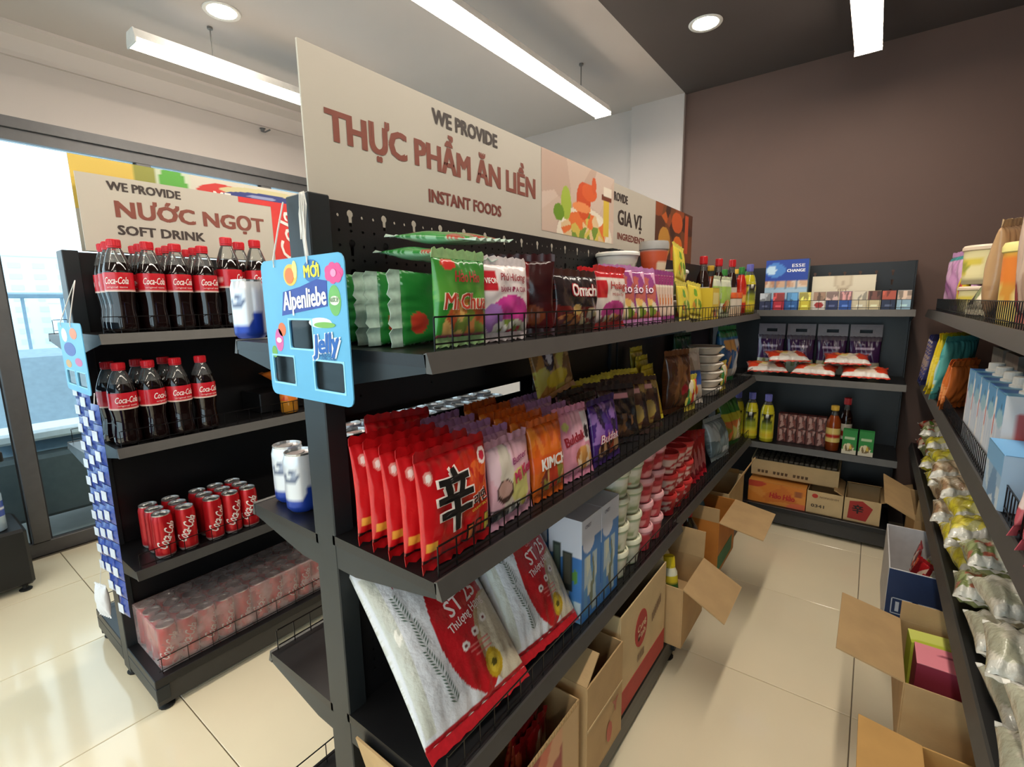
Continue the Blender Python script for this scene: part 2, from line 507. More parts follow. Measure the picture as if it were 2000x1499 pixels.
CARD = lambda: M('cardboard', (187, 154, 108), .75, noise=.07, scale=14, bump=.05, bscale=160)
CARDD = lambda: M('cardboard_pale', (205, 180, 136), .75, noise=.06, scale=14, bump=.05, bscale=160)
def open_carton(name, w, d, h, flaps, label, loc, rz=0, group=None, mat=None, outer=None, t=.004):
    """carton standing open; flaps: side -> (length, angle from upright, outwards)"""
    mat = mat or CARD(); W, D = w/2, d/2
    root = thing(name, label, 'carton', loc, (0, 0, rz), group)
    def wall(a, b, nm='wall'): return MB().cbox(a, b, .0008).build(nm, outer or mat, root)
    MB().box((-W, -D, 0), (W, D, t)).build('base', mat, root)
    wall((-W, -D, t), (W, -D+t, h)); wall((-W, D-t, t), (W, D, h))
    wall((-W, -D+t, t), (-W+t, D-t, h)); wall((W-t, -D+t, t), (W, D-t, h))
    for s, (L, ang) in flaps.items():
        a = R(ang); mb = MB(); c, sn = math.cos(a), math.sin(a)
        if s in 'fb':
            o = -1 if s == 'f' else 1; y = o*(D-t/2)
            mb.prism([(y-o*t/2*c, h+t/2*sn), (y+o*t/2*c, h-t/2*sn), (y+o*(t/2*c+L*sn), h+L*c-t/2*sn), (y+o*(-t/2*c+L*sn), h+L*c+t/2*sn)], 'x', -W+.002, W-.002)
        else:
            o = -1 if s == 'l' else 1; x = o*(W-t/2)
            mb.prism([(x-o*t/2*c, h+t/2*sn), (x+o*t/2*c, h-t/2*sn), (x+o*(t/2*c+L*sn), h+L*c-t/2*sn), (x+o*(-t/2*c+L*sn), h+L*c+t/2*sn)], 'y', -D+.002, D-.002)
        mb.build('flap', mat, root)
    return root

# ------------------------------------------------------------------ shelving
BLACK = lambda: M('shelf_black', (21, 21, 23), .38, .1, noise=.12, scale=8, bump=.03, bscale=300)
SLATE = lambda: M('post_slate', (35, 40, 43), .4, .2, noise=.1, scale=10)
RAIL = lambda: M('price_rail_grey', (76, 74, 71), .42, .1, noise=.06)
WIRE = lambda: M('guard_wire', (24, 22, 22), .35, .5)

def peg_panel(name, parent, axis, at, a0, a1, z0, z1, holes, t=.002):
    """sheet-metal back panel with real holes; axis 'x': lies in the plane X = at and runs along Y"""
    cu = bpy.data.curves.new('p', 'CURVE'); cu.dimensions = '2D'; cu.fill_mode = 'BOTH'; cu.extrude = t/2
    def poly(pts):
        s = cu.splines.new('POLY'); s.points.add(len(pts)-1)
        for p, q in zip(s.points, pts): p.co = (q[0], q[1], 0, 1)
        s.use_cyclic_u = True
    poly([(a0, z0), (a1, z0), (a1, z1), (a0, z1)])
    for p in holes: poly(p)
    o = bpy.data.objects.new('p', cu); COL.objects.link(o)
    me = bpy.data.meshes.new_from_object(o); bpy.data.objects.remove(o); bpy.data.curves.remove(cu)
    me.transform(Matrix(((0, 0, 1, at), (1, 0, 0, 0), (0, 1, 0, 0), (0, 0, 0, 1))) if axis == 'x' else Matrix(((1, 0, 0, 0), (0, 0, 1, at), (0, 1, 0, 0), (0, 0, 0, 1))))
    me.materials.clear(); me.materials.append(BLACK())
    return link(name, me, parent)

def keyhole(x, z, s=1):
    r = .0065*s; p = [(x+r*math.cos(t), z+r*math.sin(t)) for t in [R(-60)+R(300)*k/8+R(0) for k in range(9)]]
    p = [(x+r*math.cos(t), z+r*math.sin(t)) for t in [R(-55)+R(290)*k/8 for k in range(9)]]
    return p + [(x-.0032*s, z-.020*s), (x+.0032*s, z-.020*s)]
def dot(x, z, r=.003): return [(x+r*math.cos(k*math.pi/3), z+r*math.sin(k*math.pi/3)) for k in range(6)]

def shelf(parent, s, lip, spine, a0, a1, z, axis='x', guard=True, drop=.026, gap=.04, gh=.05, g0=None, g1=None):
    """one shelf: deck from the spine to the lip, slanted price rail, end brackets, wire guard. s = direction the shelf faces"""
    def P(q): return (lambda d, a, zz: (d, a, zz))(*q) if axis == 'x' else (q[1], q[0], q[2])
    def put(mb, name, mat, par):
        mb.v = [P(v) for v in mb.v]; return mb.build(name, mat, par)
    lo, hi = sorted((spine, lip - s*.012))
    deck = put(MB().box((lo, a0, z-.018), (hi, a1, z)), 'shelf', BLACK(), parent)
    mb = MB().prism([(lip-s*.016, z+.001), (lip-s*.010, z+.003), (lip, z-drop), (lip-s*.012, z-drop)], 'y', a0, a1)
    put(mb, 'price_rail', RAIL(), deck)
    for a in (a0+.001, a1-.004):
        mb = MB().prism([(spine, z-.002), (lip-s*.014, z-.002), (lip-s*.014, z-.026), (spine+s*.06, z-.062), (spine, z-.062)], 'y', a, a+.003)
        put(mb, 'bracket', SLATE(), deck)
    if guard:
        x = lip - s*.020; b0 = a0+.01 if g0 is None else g0; b1 = a1-.01 if g1 is None else g1
        mb = MB()
        for zz in (z+gh, z+.012): mb.tube([(x, b0+.006, zz), (x, b1-.006, zz)], .0016, 4)
        n = int((b1-b0)/gap)
        for k in range(n+1):
            a = b0+.004+(b1-b0-.008)*k/n; mb.tube([(x, a, z+.001), (x, a, z+gh)], .0013, 4)
        put(mb, 'wire_guard', WIRE(), deck)
    return deck
# ------------------------------------------------------------------ the room
XW, XR, YB, YF, ZC = -3.4, .62, 3.42, -3.2, 2.6
def struct(name, mb, mat, parent=None):
    o = mb.build(name, mat, parent)
    if parent is None: o['kind'] = 'structure'
    return o
WHITEW = M('white_paint', (188, 178, 172), .8, noise=.02, scale=3, bump=.02, bscale=200)
BROWNW = M('brown_paint', (99, 76, 67), .7, noise=.04, scale=3, bump=.03, bscale=200)
DARKC = M('dark_ceiling_paint', (82, 72, 69), .75, noise=.04, scale=3)
fl = struct('floor', MB().box((XW-.2, YF, -.10), (XR, YB, -.006)), M('grout', (120, 108, 90), .9))
TILE = M('beige_tile', (242, 229, 198), .10, noise=.035, scale=2.2, spec=.55)
tile_me = MB().cbox((-.2985, -.2985, -.006), (.2985, .2985, 0), .0012).mesh(TILE)
gx = [.05+.3-.6*i for i in range(-1, 7)]; gy = [.46+.3+.6*j for j in range(-7, 5)]
for x in gx:
    for y in gy:
        if x-.3 < XW+.0: continue
        o = link('tile', tile_me, fl); o.location = (x, y, 0)
        if x+.3 > XR or y+.3 > YB:
            o.data = MB().cbox((-.2985, -.2985, -.006), (min(.2985, XR-x), min(.2985, YB-y), 0), .0012).mesh(TILE)
for y in gy:
    o = link('tile', MB().cbox((XW+.01, -.2985, -.006), (-3.5525+.5985, min(.2985, YB-y), 0), .0012).mesh(TILE), fl); o.location = (0, y, 0)
struct('ceiling', MB().box((XW-.2, YF, ZC), (-1.1, YB, ZC+.1)), WHITEW)
struct('ceiling', MB().box((-1.1, YF, ZC), (XR, YB, ZC+.1)), DARKC)
struct('wall_back', MB().box((XW-.2, YB, 0), (-1.1, YB+.1, ZC)).box((-1.46, YB-.05, 0), (-1.1, YB, ZC)), WHITEW)
struct('wall_back', MB().box((-1.1, YB-.02, 0), (XR, YB+.1, ZC)), BROWNW)
struct('wall_right', MB().box((XR, -.60, 0), (XR+.1, YB, ZC)).box((XR+.1, -.60, 0), (3.4, -.50, ZC)), BROWNW)
# unseen space behind the camera; its widening and glazed front are added for front light
struct('wall_right', MB().box((3.4, YF, 0), (3.5, -.5, ZC)), WHITEW)
struct('wall_front', MB().box((XW-.2, YF-.1, 2.3), (3.4, YF, ZC)).box((XW-.2, YF-.1, 0), (XW+.2, YF, 2.3)).box((3.2, YF-.1, 0), (3.4, YF, 2.3)), WHITEW)
struct('floor', MB().box((XR, YF, -.10), (3.4, -.6, 0)), M('beige_tile_plain', (226, 212, 184), .15, noise=.04, scale=2))
struct('ceiling', MB().box((XR, YF, ZC), (3.4, -.5, ZC+.1)), WHITEW)
struct('wall_left', MB().box((XW-.18, YF, 2.205), (XW, YB, ZC)), WHITEW)
struct('trim_1', MB().prism([(XW, 2.478), (XW+.018, 2.478), (XW+.02, 2.50), (XW+.05, 2.56), (XW+.11, 2.585), (XW+.11, 2.6), (XW, 2.6)], 'y', YF, YB), WHITEW)
ALU = M('grey_aluminium_frame', (98, 97, 98), .45, .3, noise=.05)
GLASS = clear('window_glass', (240, 248, 250), .10)
win = struct('window_1', MB().box((XW-.09, YF, 2.155), (XW, YB, 2.205)), ALU)
struct('frame_head', MB().box((XW-.075, YF, 2.10), (XW-.02, YB, 2.153)), ALU, win)
struct('bottom_rail', MB().cbox((XW-.07, YF, 0), (XW-.02, YB, .075), .003), ALU, win)
ms = [-2.65, -1.95, -1.25, -.40, .37, 1.05, 1.75, 2.45, 3.15]
for y in ms:
    struct('mullion', MB().cbox((XW-.07, y, .077), (XW-.012, y+.07, 2.098), .003), ALU, win)
for a, b in zip(ms, ms[1:]):
    struct('pane', MB().box((XW-.05, a+.072, .078), (XW-.044, b-.002, 2.097)), GLASS, win)
    struct('gasket', MB().box((XW-.042, a+.070, .077), (XW-.036, a+.078, 2.098)).box((XW-.042, b-.008, .077), (XW-.036, b-.001, 2.098)), M('rubber', (50, 50, 52), .6), win)
wf = struct('window_added', MB().box((XW+.2, YF-.08, 2.23), (3.2, YF-.02, 2.3)).box((XW+.2, YF-.08, 0), (3.2, YF-.02, .08)), ALU)  # added glazing, out of view; lets sky light reach the near shelf
for k in range(7):
    x = XW+.2+k*1.0333
    struct('mullion', MB().box((x, YF-.08, .08), (x+.06, YF-.02, 2.23)), ALU, wf)
    if k < 6: struct('pane', MB().box((x+.062, YF-.053, .082), (x+1.031, YF-.047, 2.228)), GLASS, wf)
# balcony and city beyond the glass
struct('balcony_floor', MB().box((XW-1.6, -4, -.14), (XW-.2, 4, -.03)), M('balcony_concrete', (196, 196, 190), .8, noise=.1, scale=6))
rl = thing('balcony_railing', 'pale blue metal balcony railing beyond the sliding glass doors', 'railing', (-4.85, 0, -.03))
PALE = M('railing_paint', (150, 178, 200), .5)
MB().tube([(0, -3.9, 1.42), (0, 3.9, 1.42)], .022, 8).build('handrail', PALE, rl)
MB().tube([(0, -3.9, .10), (0, 3.9, .10)], .014, 6).build('bottom_bar', PALE, rl)
bar = MB().tube([(0, 0, .0), (0, 0, 1.42)], .011, 6).mesh(PALE)
for k in range(20):
    o = link('baluster', bar, rl); o.location = (0, -1.4+k*.21, 0)
bn = thing('balcony_daybed', 'grey covered outdoor daybed on the balcony behind the glass', 'daybed', (-4.05, .78, -.03))
MB().cbox((-.42, -.62, .16), (.42, .62, .52), .02).build('mattress_base', M('daybed_grey', (92, 98, 100), .8, bump=.3, bscale=9), bn)
for x in (-.38, .38):
    for y in (-.56, .56): MB().box((x-.025, y-.025, 0), (x+.025, y+.025, .16)).build('leg', ALU, bn)
MB().prism([(-.42, .52), (.30, .52), (-.20, 1.02), (-.42, 1.06)], 'y', -.60, .60).build('backrest_cover', M('daybed_blue_cover', (150, 172, 190), .8, bump=.4, bscale=6), bn)
MB().cbox((-.02, -.5, .60), (.40, .45, .66), .015).build('folded_sheet', M('daybed_sheet', (222, 228, 235), .8), bn)
rs = random.Random(4)
struct('city_ground', MB().box((-900, -700, -42), (-30, 1200, -40)), M('hazy_ground', (205, 222, 228), .9, noise=.2, scale=.05))  # distance haze is mixed into the pale ground colour
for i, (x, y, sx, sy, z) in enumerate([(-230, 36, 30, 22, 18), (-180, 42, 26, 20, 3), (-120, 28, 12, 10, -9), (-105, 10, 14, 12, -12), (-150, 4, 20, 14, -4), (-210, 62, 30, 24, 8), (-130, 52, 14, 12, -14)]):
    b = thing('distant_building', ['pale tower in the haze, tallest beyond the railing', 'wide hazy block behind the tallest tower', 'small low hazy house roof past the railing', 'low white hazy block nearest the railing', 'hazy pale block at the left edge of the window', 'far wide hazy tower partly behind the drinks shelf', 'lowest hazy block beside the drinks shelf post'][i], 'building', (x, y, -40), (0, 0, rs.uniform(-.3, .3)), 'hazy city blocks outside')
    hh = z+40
    MB().box((-sx/2, -sy/2, 0), (sx/2, sy/2, hh)).build('tower_block', MC([(214, 228, 236), (222, 232, 238), (226, 234, 238)][i % 3], .8), b)  # atmospheric haze is put into these near-white block colours
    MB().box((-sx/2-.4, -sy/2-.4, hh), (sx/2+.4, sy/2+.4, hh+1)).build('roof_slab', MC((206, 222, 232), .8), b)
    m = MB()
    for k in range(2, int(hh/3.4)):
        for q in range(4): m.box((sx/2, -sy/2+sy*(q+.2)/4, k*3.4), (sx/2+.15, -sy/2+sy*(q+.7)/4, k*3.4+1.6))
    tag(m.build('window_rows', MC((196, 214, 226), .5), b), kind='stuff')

# ------------------------------------------------------------------ lamps
LIT = M('tube_diffuser', (255, 243, 226), .5, noise=0, emit=TUBE_W)
SPOTM = M('downlight_lens', (255, 246, 232), .5, noise=0, emit=SPOT_W)
HOUS = M('lamp_housing', (226, 222, 216), .5)
def tube(label, x, y0, y1, wires):
    t = thing('pendant_tube_light', label, 'lamp', (x, y0, 2.4), group='hanging tube lights')
    L = y1-y0
    MB().prism([(-.052, .018), (.052, .018), (.036, .058), (-.036, .058)], 'y', 0, L).build('housing', HOUS, t)
    MB().prism([(-.05, .017), (-.046, .003), (-.03, 0), (.03, 0), (.046, .003), (.05, .017)], 'y', .006, L-.006).build('diffuser', LIT, t)
    for a in (-.004, L-.002): MB().prism([(-.053, -.001), (.053, -.001), (.053, .02), (.037, .06), (-.037, .06), (-.053, .02)], 'y', a, a+.006).build('end_cap', HOUS, t)
    for wy in wires:
        MB().tube([(0, wy-y0, .056), (0, wy-y0, .2)], .003, 5).build('suspension_wire', M('steel_wire', (120, 118, 115), .4, .6), t)
        MB().lathe([(.012, .19), (.012, .2)], 10, o=(0, wy-y0, 0)).build('ceiling_mount', M('steel_wire', (120, 118, 115)), t)
tube('long hanging tube light above the instant foods sign', -1.437, .50, 2.89, (.75, 2.61))
tube('hanging tube light in front of the window wall', -2.65, .86, 2.06, (1.186, 1.80))
tube('tube light hanging from the dark ceiling over the aisle', -.128, .10, 2.96, (.8,))
tube('tube light further back over the aisle', -.128, -2.6, -.3, (-2.3, -.6))
tube('tube light further back above the middle shelves', -1.437, -2.6, -.3, (-2.3, -.6))
tube('tube light above the shop entrance behind the camera', 1.18, -2.6, -.9, (-2.3, -1.1))  # lamp added out of view to brighten the near shelf from the front
tube('second tube light above the shop entrance behind the camera', 2.5, -2.6, -.9, (-2.3, -1.1))  # another added lamp for front light, never in view
def spot(label, x, y):
    t = thing('recessed_downlight', label, 'lamp', (x, y, 2.6), group='recessed downlights')
    MB().lathe([(.058, -.002), (.074, -.006), (.078, -.001), (.074, 0)], 28, False).build('trim_ring', HOUS, t, True)
    MB().lathe([(.058, -.0032), (.058, -.002), (.001, -.002)], 28).build('lens', SPOTM, t)
spot('round downlight in the white ceiling near the window', -2.473, 1.166)
spot('round downlight in the dark ceiling', -.773, 2.631)
spot('round downlight in the white ceiling towards the shop front', -2.473, -1.2)
sp = thing('sprinkler_head', 'small metal sprinkler fitting high on the white wall', 'sprinkler', (-3.38, 1.78, 2.44))
MB().lathe([(.012, 0), (.012, .015), (.02, .018)], 10).build('escutcheon', ALU, sp)
MB().tube([(0, 0, .0), (.03, 0, -.01), (.04, .03, .01)], .005, 6).build('deflector', ALU, sp)

# ------------------------------------------------------------------ gondolas
def feet(root, pts):
    for x, y in pts:
        MB().lathe([(.022, 0), (.024, .006), (.010, .012), (.010, .04)], 12, o=(x, y, 0)).build('foot', M('foot_rubber', (20, 20, 20), .6), root)

def gondola(label, xs, y0, y1, right=None, left=None, lipR=None, lipL=None, base=.125, pegs=False, posts=None, top=1.465, slot=False, baseL=True):
    g = thing('gondola_shelf', label, 'shelf unit', (0, 0, 0))
    for y in posts or (y0, y1-.04):
        MB().cbox((xs-.033, y, .02), (xs+.033, y+.04, top), .002).build('post', SLATE(), g)
    for s, lst, lip in ((1, right, lipR), (-1, left, lipL)):
        if lst is None: continue
        xp = xs + s*.022
        segs = ([(base, 1.05), (1.088, top-.004)] if s > 0 else [(base, 1.025), (1.064, top-.004)]) if slot else [(base, top-.004)]
        for z0, z1 in segs:
            hs = []
            if pegs and s == 1:
                if z1 > 1.2:
                    n = int((y1-y0-.09)/.0245)
                    for r_, z in enumerate([1.442, 1.417, 1.392, 1.367, 1.342, 1.317, 1.292, 1.267]):
                        for c in range(n):
                            y = y0+.06+c*.0245
                            if r_ % 2 == 0 and c % 3 == 1: hs.append(keyhole(y, z, 1.05))
                            elif r_ % 2 == 0 or c % 1 == 0: hs.append(dot(y, z-.004))
                    hs += [dot(y0+.08+.09*k, 1.12+.02*(k % 2)) for k in range(12)]
                else:
                    hs += [dot(y0+.07+.02*(k % 3), .56+.022*(k//3)) for k in range(12)]
            peg_panel('back_panel', g, 'x', xp, y0+.042, y1-.042, z0, z1, hs)
        for z, gd in lst: shelf(g, s, lip, xs+s*.024, y0, y1, z, 'x', gd)
        b0, b1 = sorted((xs+s*.034, lip))
        MB().cbox((b0, y0, base-.03), (b1, y1, base), .002).build('base_deck', BLACK(), g)
        kx = lip-s*.012
        MB().cbox((min(kx, kx-s*.012), y0+.003, .018), (max(kx, kx-s*.012), y1-.003, base-.031), .002).build('kick_plate', M('kick_plate_grey', (52, 51, 50), .4), g)
        feet(g, [(lip-s*.03, y0+.03), (lip-s*.03, y1-.03)])
        for y in (y0, y1-.04): MB().cbox((b0, y, .04), (b1-s*.0, y+.038, base-.031), .002).build('base_leg', SLATE(), g)
        x = lip-s*.02; mb = MB()
        for zz in (base+.055, base+.012): mb.tube([(x, y0+.02, zz), (x, y1-.02, zz)], .0016, 4)
        for k in range(int((y1-y0)/.075)): mb.tube([(x, y0+.03+k*.075, base), (x, y0+.03+k*.075, base+.055)], .0013, 4)
        if s == -1 or xs < -1.5: mb.build('base_wire_guard', WIRE(), g)
    feet(g, [(xs, y0+.02)])
    return g

Z4, Z3, Z2, ZB = 1.217, .878, .512, .125
XS = -.77
CG1 = gondola('black double-sided shelf unit nearest the camera, under the instant foods sign', XS, .45, 1.615, [(Z4, False), (Z3, True), (Z2, True)], [(Z4, False), (.866, False), (.506, True)], -.471, -1.05, pegs=True, slot=True)
# the top shelf's guard starts a little in from the end
def guard(parent, x, a0, a1, z, gap=.036, gh=.05):
    mb = MB()
    for zz in (z+gh, z+.012): mb.tube([(x, a0, zz), (x, a1, zz)], .0017, 4)
    n = int((a1-a0)/gap)
    for k in range(n+1): mb.tube([(x, a0+(a1-a0)*k/n, z+.001), (x, a0+(a1-a0)*k/n, z+gh)], .0013, 4)
    return mb.build('wire_guard', WIRE(), parent)
guard(CG1, -.490, .475, 1.60, Z4)
for x in (XS-.0255, XS+.0195): MB().box((x-.001, 1.10, 1.02), (x+.001, 1.573, 1.10)).build('slot_cover', BLACK(), CG1)
CG2 = gondola('black shelf unit with sauces and ingredients, behind the instant foods bay', XS-.0, 1.63, 2.93, [(Z4-.012, True), (Z3-.02, True), (Z2-.01, True)], [(Z4, True), (.87, True)], -.495, -1.05, pegs=False)
CK = gondola('black drinks shelf unit full of cola near the window', -2.02, .39, 1.56, [(1.213, True), (.88, True), (.492, True)], [(1.2, True), (.8, True)], -1.72, -2.36, base=.12)

# back unit, against the brown wall, facing the camera
BK = thing('wall_shelf', 'black wall shelf unit closing the far end of the aisle', 'shelf unit')
YS = 3.29
for x in (-.84, -.40, .115):
    MB().cbox((x, YS, .02), (x+.04, YS+.05, 1.47), .002).build('post', SLATE(), BK)
hs = []
for c in range(9):
    hs += [keyhole(-.50+c*.07, 1.42, 1.1), keyhole(-.50+c*.07, 1.37, 1.1), keyhole(-.50+c*.07, 1.32, 1.1)]
peg_panel('back_panel', BK, 'y', YS-.004, -.84, .155, .12, 1.468, hs)
MB().cbox((.15, YS-.04, .12), (.156, YS+.05, 1.468), .001).build('side_cheek', BLACK(), BK)
for z, gd in ((1.222, True), (.862, False), (.478, False)):
    shelf(BK, -1, 2.95, YS-.006, -.80, .155, z, 'y', gd, drop=.03, g0=-.49)
MB().cbox((-.80, 2.95, .09), (.155, YS, .118), .002).build('base_deck', BLACK(), BK)
MB().cbox((-.80, 2.962, .018), (.155, 2.974, .089), .002).build('kick_plate', M('kick_plate_grey'), BK)

# right unit
RG = thing('wall_shelf', 'black wall shelf unit along the right side of the aisle', 'shelf unit')
for y in (3.26, 2.06, .86, -.34):
    MB().cbox((.55, y, .02), (.60, y+.04, 1.47), .002).build('post', SLATE(), RG)
for a, b in ((2.1, 3.26), (.9, 2.06), (-.3, .86)):
    MB().box((.545, a, .12), (.549, b, 1.47)).build('back_panel', BLACK(), RG)
    for z in (1.217, .875, .51):
        shelf(RG, -1, .21, .545, a-.02, b+.02, z, 'x', z != .51, gap=.022, gh=.055, drop=.034, g1=b-.25 if (a > 2 and z > 1.2) else None)
    MB().cbox((.22, a-.02, .09), (.545, b+.02, .12), .002).build('base_deck', BLACK(), RG)
    MB().cbox((.232, a-.02, .018), (.244, b+.02, .089), .002).build('kick_plate', M('kick_plate_grey'), RG)

# far left unit by the window
FL = thing('low_shelf', 'black shelf unit at the left edge in front of the window', 'shelf unit')
MB().cbox((-3.34, -1.0, .03), (-3.03, .315, .30), .012).build('base_deck', BLACK(), FL)
for y in (-.9, .24):
    MB().cbox((-3.33, y, .30), (-3.29, y+.04, 1.1), .002).build('post', SLATE(), FL)
MB().cbox((-3.33, -1.0, .62), (-3.06, .29, .665), .004).build('shelf', BLACK(), FL)
feet(FL, [(-3.06, .28), (-3.3, .28)])

# ------------------------------------------------------------------ signs
BOARD = M('sign_board_white', (194, 187, 173), .5, noise=.02, scale=5)
BRN = (134, 72, 58); DRK = (62, 52, 48)
def picture(name, parent, x0, x1, z0, z1, y, layers, nu=130, nv=60):
    vs, fs, uu, vv = [], [], [], []
    for j in range(nv+1):
        for i in range(nu+1):
            vs.append((x0+(x1-x0)*i/nu, y, z0+(z1-z0)*j/nv)); uu.append(-1+2*i/nu); vv.append(j/nv)
    for j in range(nv):
        for i in range(nu):
            a = j*(nu+1)+i; fs.append((a, a+1, a+nu+2, a+nu+1))
    me = bpy.data.meshes.new(name); me.from_pydata(vs, [], fs); me.materials.append(MP('card', .45, bump=.02)); setcol(me, paint(layers, uu, vv))
    return link(name, me, parent)
def board(label, X, y0, y1, z0, z1, tongue=None):
    s = thing('aisle_sign', label, 'sign', (X, (y0+y1)/2, 0), (0, 0, R(90)))
    H = (y1-y0)/2
    MB().prism([(-H, z0), (-H, z1), (H, z1), (H, z0)] if not tongue else [(-H, 1.468), (-H, z1), (H, z1), (H, 1.468), (tongue[1], 1.468), (tongue[1], z0), (tongue[0], z0), (tongue[0], 1.468)], 'y', 0, .004).build('sign_board', BOARD, s)
    return s
yc = 1.06
s1 = board('long white instant foods sign on top of the nearest shelf', -.772, .475, 1.645, 1.432, 1.706, (-.55, .50))
S0 = FLAT(0)
letters(s1, S0, [('WE PROVIDE', .876-yc, 1.672, .042, DRK, {'bold': .034, 'fit': .215}),
                 ('THỰC PHẨM ĂN LIỀN', .832-yc, 1.590, .070, BRN, {'bold': .034, 'fit': .63}),
                 ('INSTANT FOODS', .872-yc, 1.511, .036, (120, 60, 50), {'bold': .03, 'fit': .245})], eps=.0008)
WOOD = (206, 180, 162)
picture('food_picture', s1, 1.18-yc, 1.645-yc, 1.486, 1.706, -.0008, [('c', WOOD), ('n', -1, 1, 0, 1, 14, [(208, 184, 166), (196, 168, 150), (214, 192, 176)], 3),
    ('e', .15, .02, .8, .42, (236, 226, 206)), ('en', .15, .12, .70, .25, 40, [(240, 232, 214), (226, 196, 150), (214, 190, 90), (120, 150, 60), (232, 120, 60)], 7),
    ('e', -.42, .42, .13, .22, (168, 190, 70)), ('e', -.60, .28, .13, .11, (110, 150, 40)), ('e', .05, .52, .20, .26, (214, 84, 40)), ('e', .22, .66, .22, .12, (226, 100, 50)), ('e', .35, .78, .07, .12, (220, 92, 46)),
    ('e', .0, .42, .26, .07, (240, 150, 90)), ('r', .66, .84, .1, .62, (222, 190, 70)), ('r', .60, .92, .62, .70, (120, 60, 40)), ('r', .66, .92, .70, .82, (236, 226, 208))])
yc2 = 2.0375
s2 = board('white ingredients sign partly behind the instant foods sign', -.790, 1.455, 2.62, 1.468, 1.706)
letters(s2, S0, [('WE PROVIDE', 1.705-yc2, 1.662, .042, DRK, {'bold': .03, 'fit': .20}), ('GIA VỊ', 1.835-yc2, 1.594, .074, DRK, {'bold': .03, 'fit': .225}), ('INGREDIENTS', 1.850-yc2, 1.525, .034, (120, 60, 50), {'bold': .03, 'fit': .26})], eps=.0008)
picture('spice_picture', s2, 2.10-yc2, 2.62-yc2, 1.47, 1.706, -.0008, [('c', (96, 52, 36)), ('n', -1, 1, 0, 1, 26, [(90, 54, 38), (150, 76, 44), (196, 96, 44), (70, 44, 34), (120, 70, 40)], 5),
    ('e', .15, .25, .28, .25, (222, 112, 40)), ('e', .1, .75, .3, .2, (206, 92, 44)), ('e', -.55, .3, .3, .3, (196, 140, 60)), ('r', .55, .75, .2, .95, (200, 84, 48))])
yc3 = 1.03
s3b = board('colourful drinks poster board showing above the soft drink sign', -2.035, .45, 1.61, 1.468, 1.762)
picture('fruit_picture', s3b, .45-yc3, 1.61-yc3, 1.60, 1.762, -.0008, [('c', (212, 206, 190)), ('r', -1, -.72, 0, 1, (222, 190, 90)), ('r', -.72, -.60, 0, 1, (150, 150, 70)), ('r', -.60, -.42, 0, 1, (206, 214, 190)), ('e', -.52, .6, .08, .5, (96, 172, 70)),
    ('e', -.24, .55, .17, .36, (206, 58, 52)), ('e', .10, .80, .35, .14, (206, 196, 150)), ('e', .08, .68, .32, .16, (54, 66, 130)), ('e', .02, .74, .1, .04, (150, 160, 196)), ('r', .36, .75, 0, 1, (222, 214, 130)), ('r', .75, 1, 0, 1, (200, 210, 120))])
letters(s3b, S0, [('ME', .89-yc3, 1.700, .05, (240, 236, 230), {'bold': .03})], eps=.002)
s3 = board('cream soft drink sign above the cola bottles', -2.0, .452, 1.61, 1.468, 1.705)
letters(s3, S0, [('WE PROVIDE', .63-yc3, 1.676, .038, DRK, {'bold': .03, 'fit': .205}), ('NƯỚC NGỌT', .78-yc3, 1.606, .071, BRN, {'bold': .034, 'fit': .475}), ('SOFT DRINK', .668-yc3, 1.540, .042, DRK, {'bold': .03, 'fit': .255})], eps=.0008)
picture('cola_picture', s3, 1.055-yc3, 1.61-yc3, 1.47, 1.705, -.0008, [('c', (214, 52, 50)), ('n', -1, 1, 0, 1, 10, [(214, 52, 50), (206, 46, 46), (222, 62, 56)], 2)], 20, 16)
MB().box((.93-yc3, -.001, 1.685), (1.056-yc3, -.0002, 1.705)).build('red_strip', MC((214, 52, 50)), s3)
letters(s3, S0, [('Cola', 1.115-yc3, 1.575, .095, (244, 236, 228), {'bold': .012, 'rot': 90, 'shear': .3, 'fit': .19})], eps=.002)
# ------------------------------------------------------------------ drinks unit
ORD = ['first', 'second', 'third', 'fourth', 'fifth', 'sixth', 'seventh', 'eighth', 'ninth', 'tenth', 'eleventh', 'twelfth', 'thirteenth', 'fourteenth']
RED = (200, 28, 38); COLA = M('cola_drink', (22, 10, 9), .06, noise=.2, scale=8, coat=.5)
PET = clear('clear_pet', (238, 240, 238), .35, .06)
CP = [(.024, 0), (.032, .004), (.0345, .014), (.0345, .032), (.0305, .066), (.0315, .085), (.035, .106), (.0355, .112), (.0355, .158), (.0345, .168), (.028, .192), (.019, .216), (.0135, .226), (.0125, .232), (.0125, .236)]
def mk_cola():
    return bottle('cola_bottle', 'bottle', CP, .186, COLA, PET, (.0165, .229, .247, (206, 26, 40)),
        (.110, .160, [('c', (196, 30, 42)), ('t', 0, .09, (232, 226, 214)), ('r', .55, .95, .1, .9, (206, 60, 66)), ('r', -.95, -.62, .3, .6, (226, 180, 176)), ('r', .6, .9, .62, .72, (232, 214, 208)), ('r', .6, .9, .42, .50, (232, 214, 208))]),
        [('Coca-Cola', 0, .139, .026, (244, 236, 230), {'shear': .35, 'bold': .006, 'fit': .058}), ('original taste', 0, .122, .0065, (236, 210, 206), {'bold': .002, 'fit': .05})])
cola = Multi(mk_cola)
rz0 = R(90)
ZK4, ZK3, ZK2, ZKB = 1.2145, .8815, .4935, .1215
g = 'cola bottles on the top drinks shelf'
xs4 = [234, 297, 350, 402]
rr = random.Random(2)
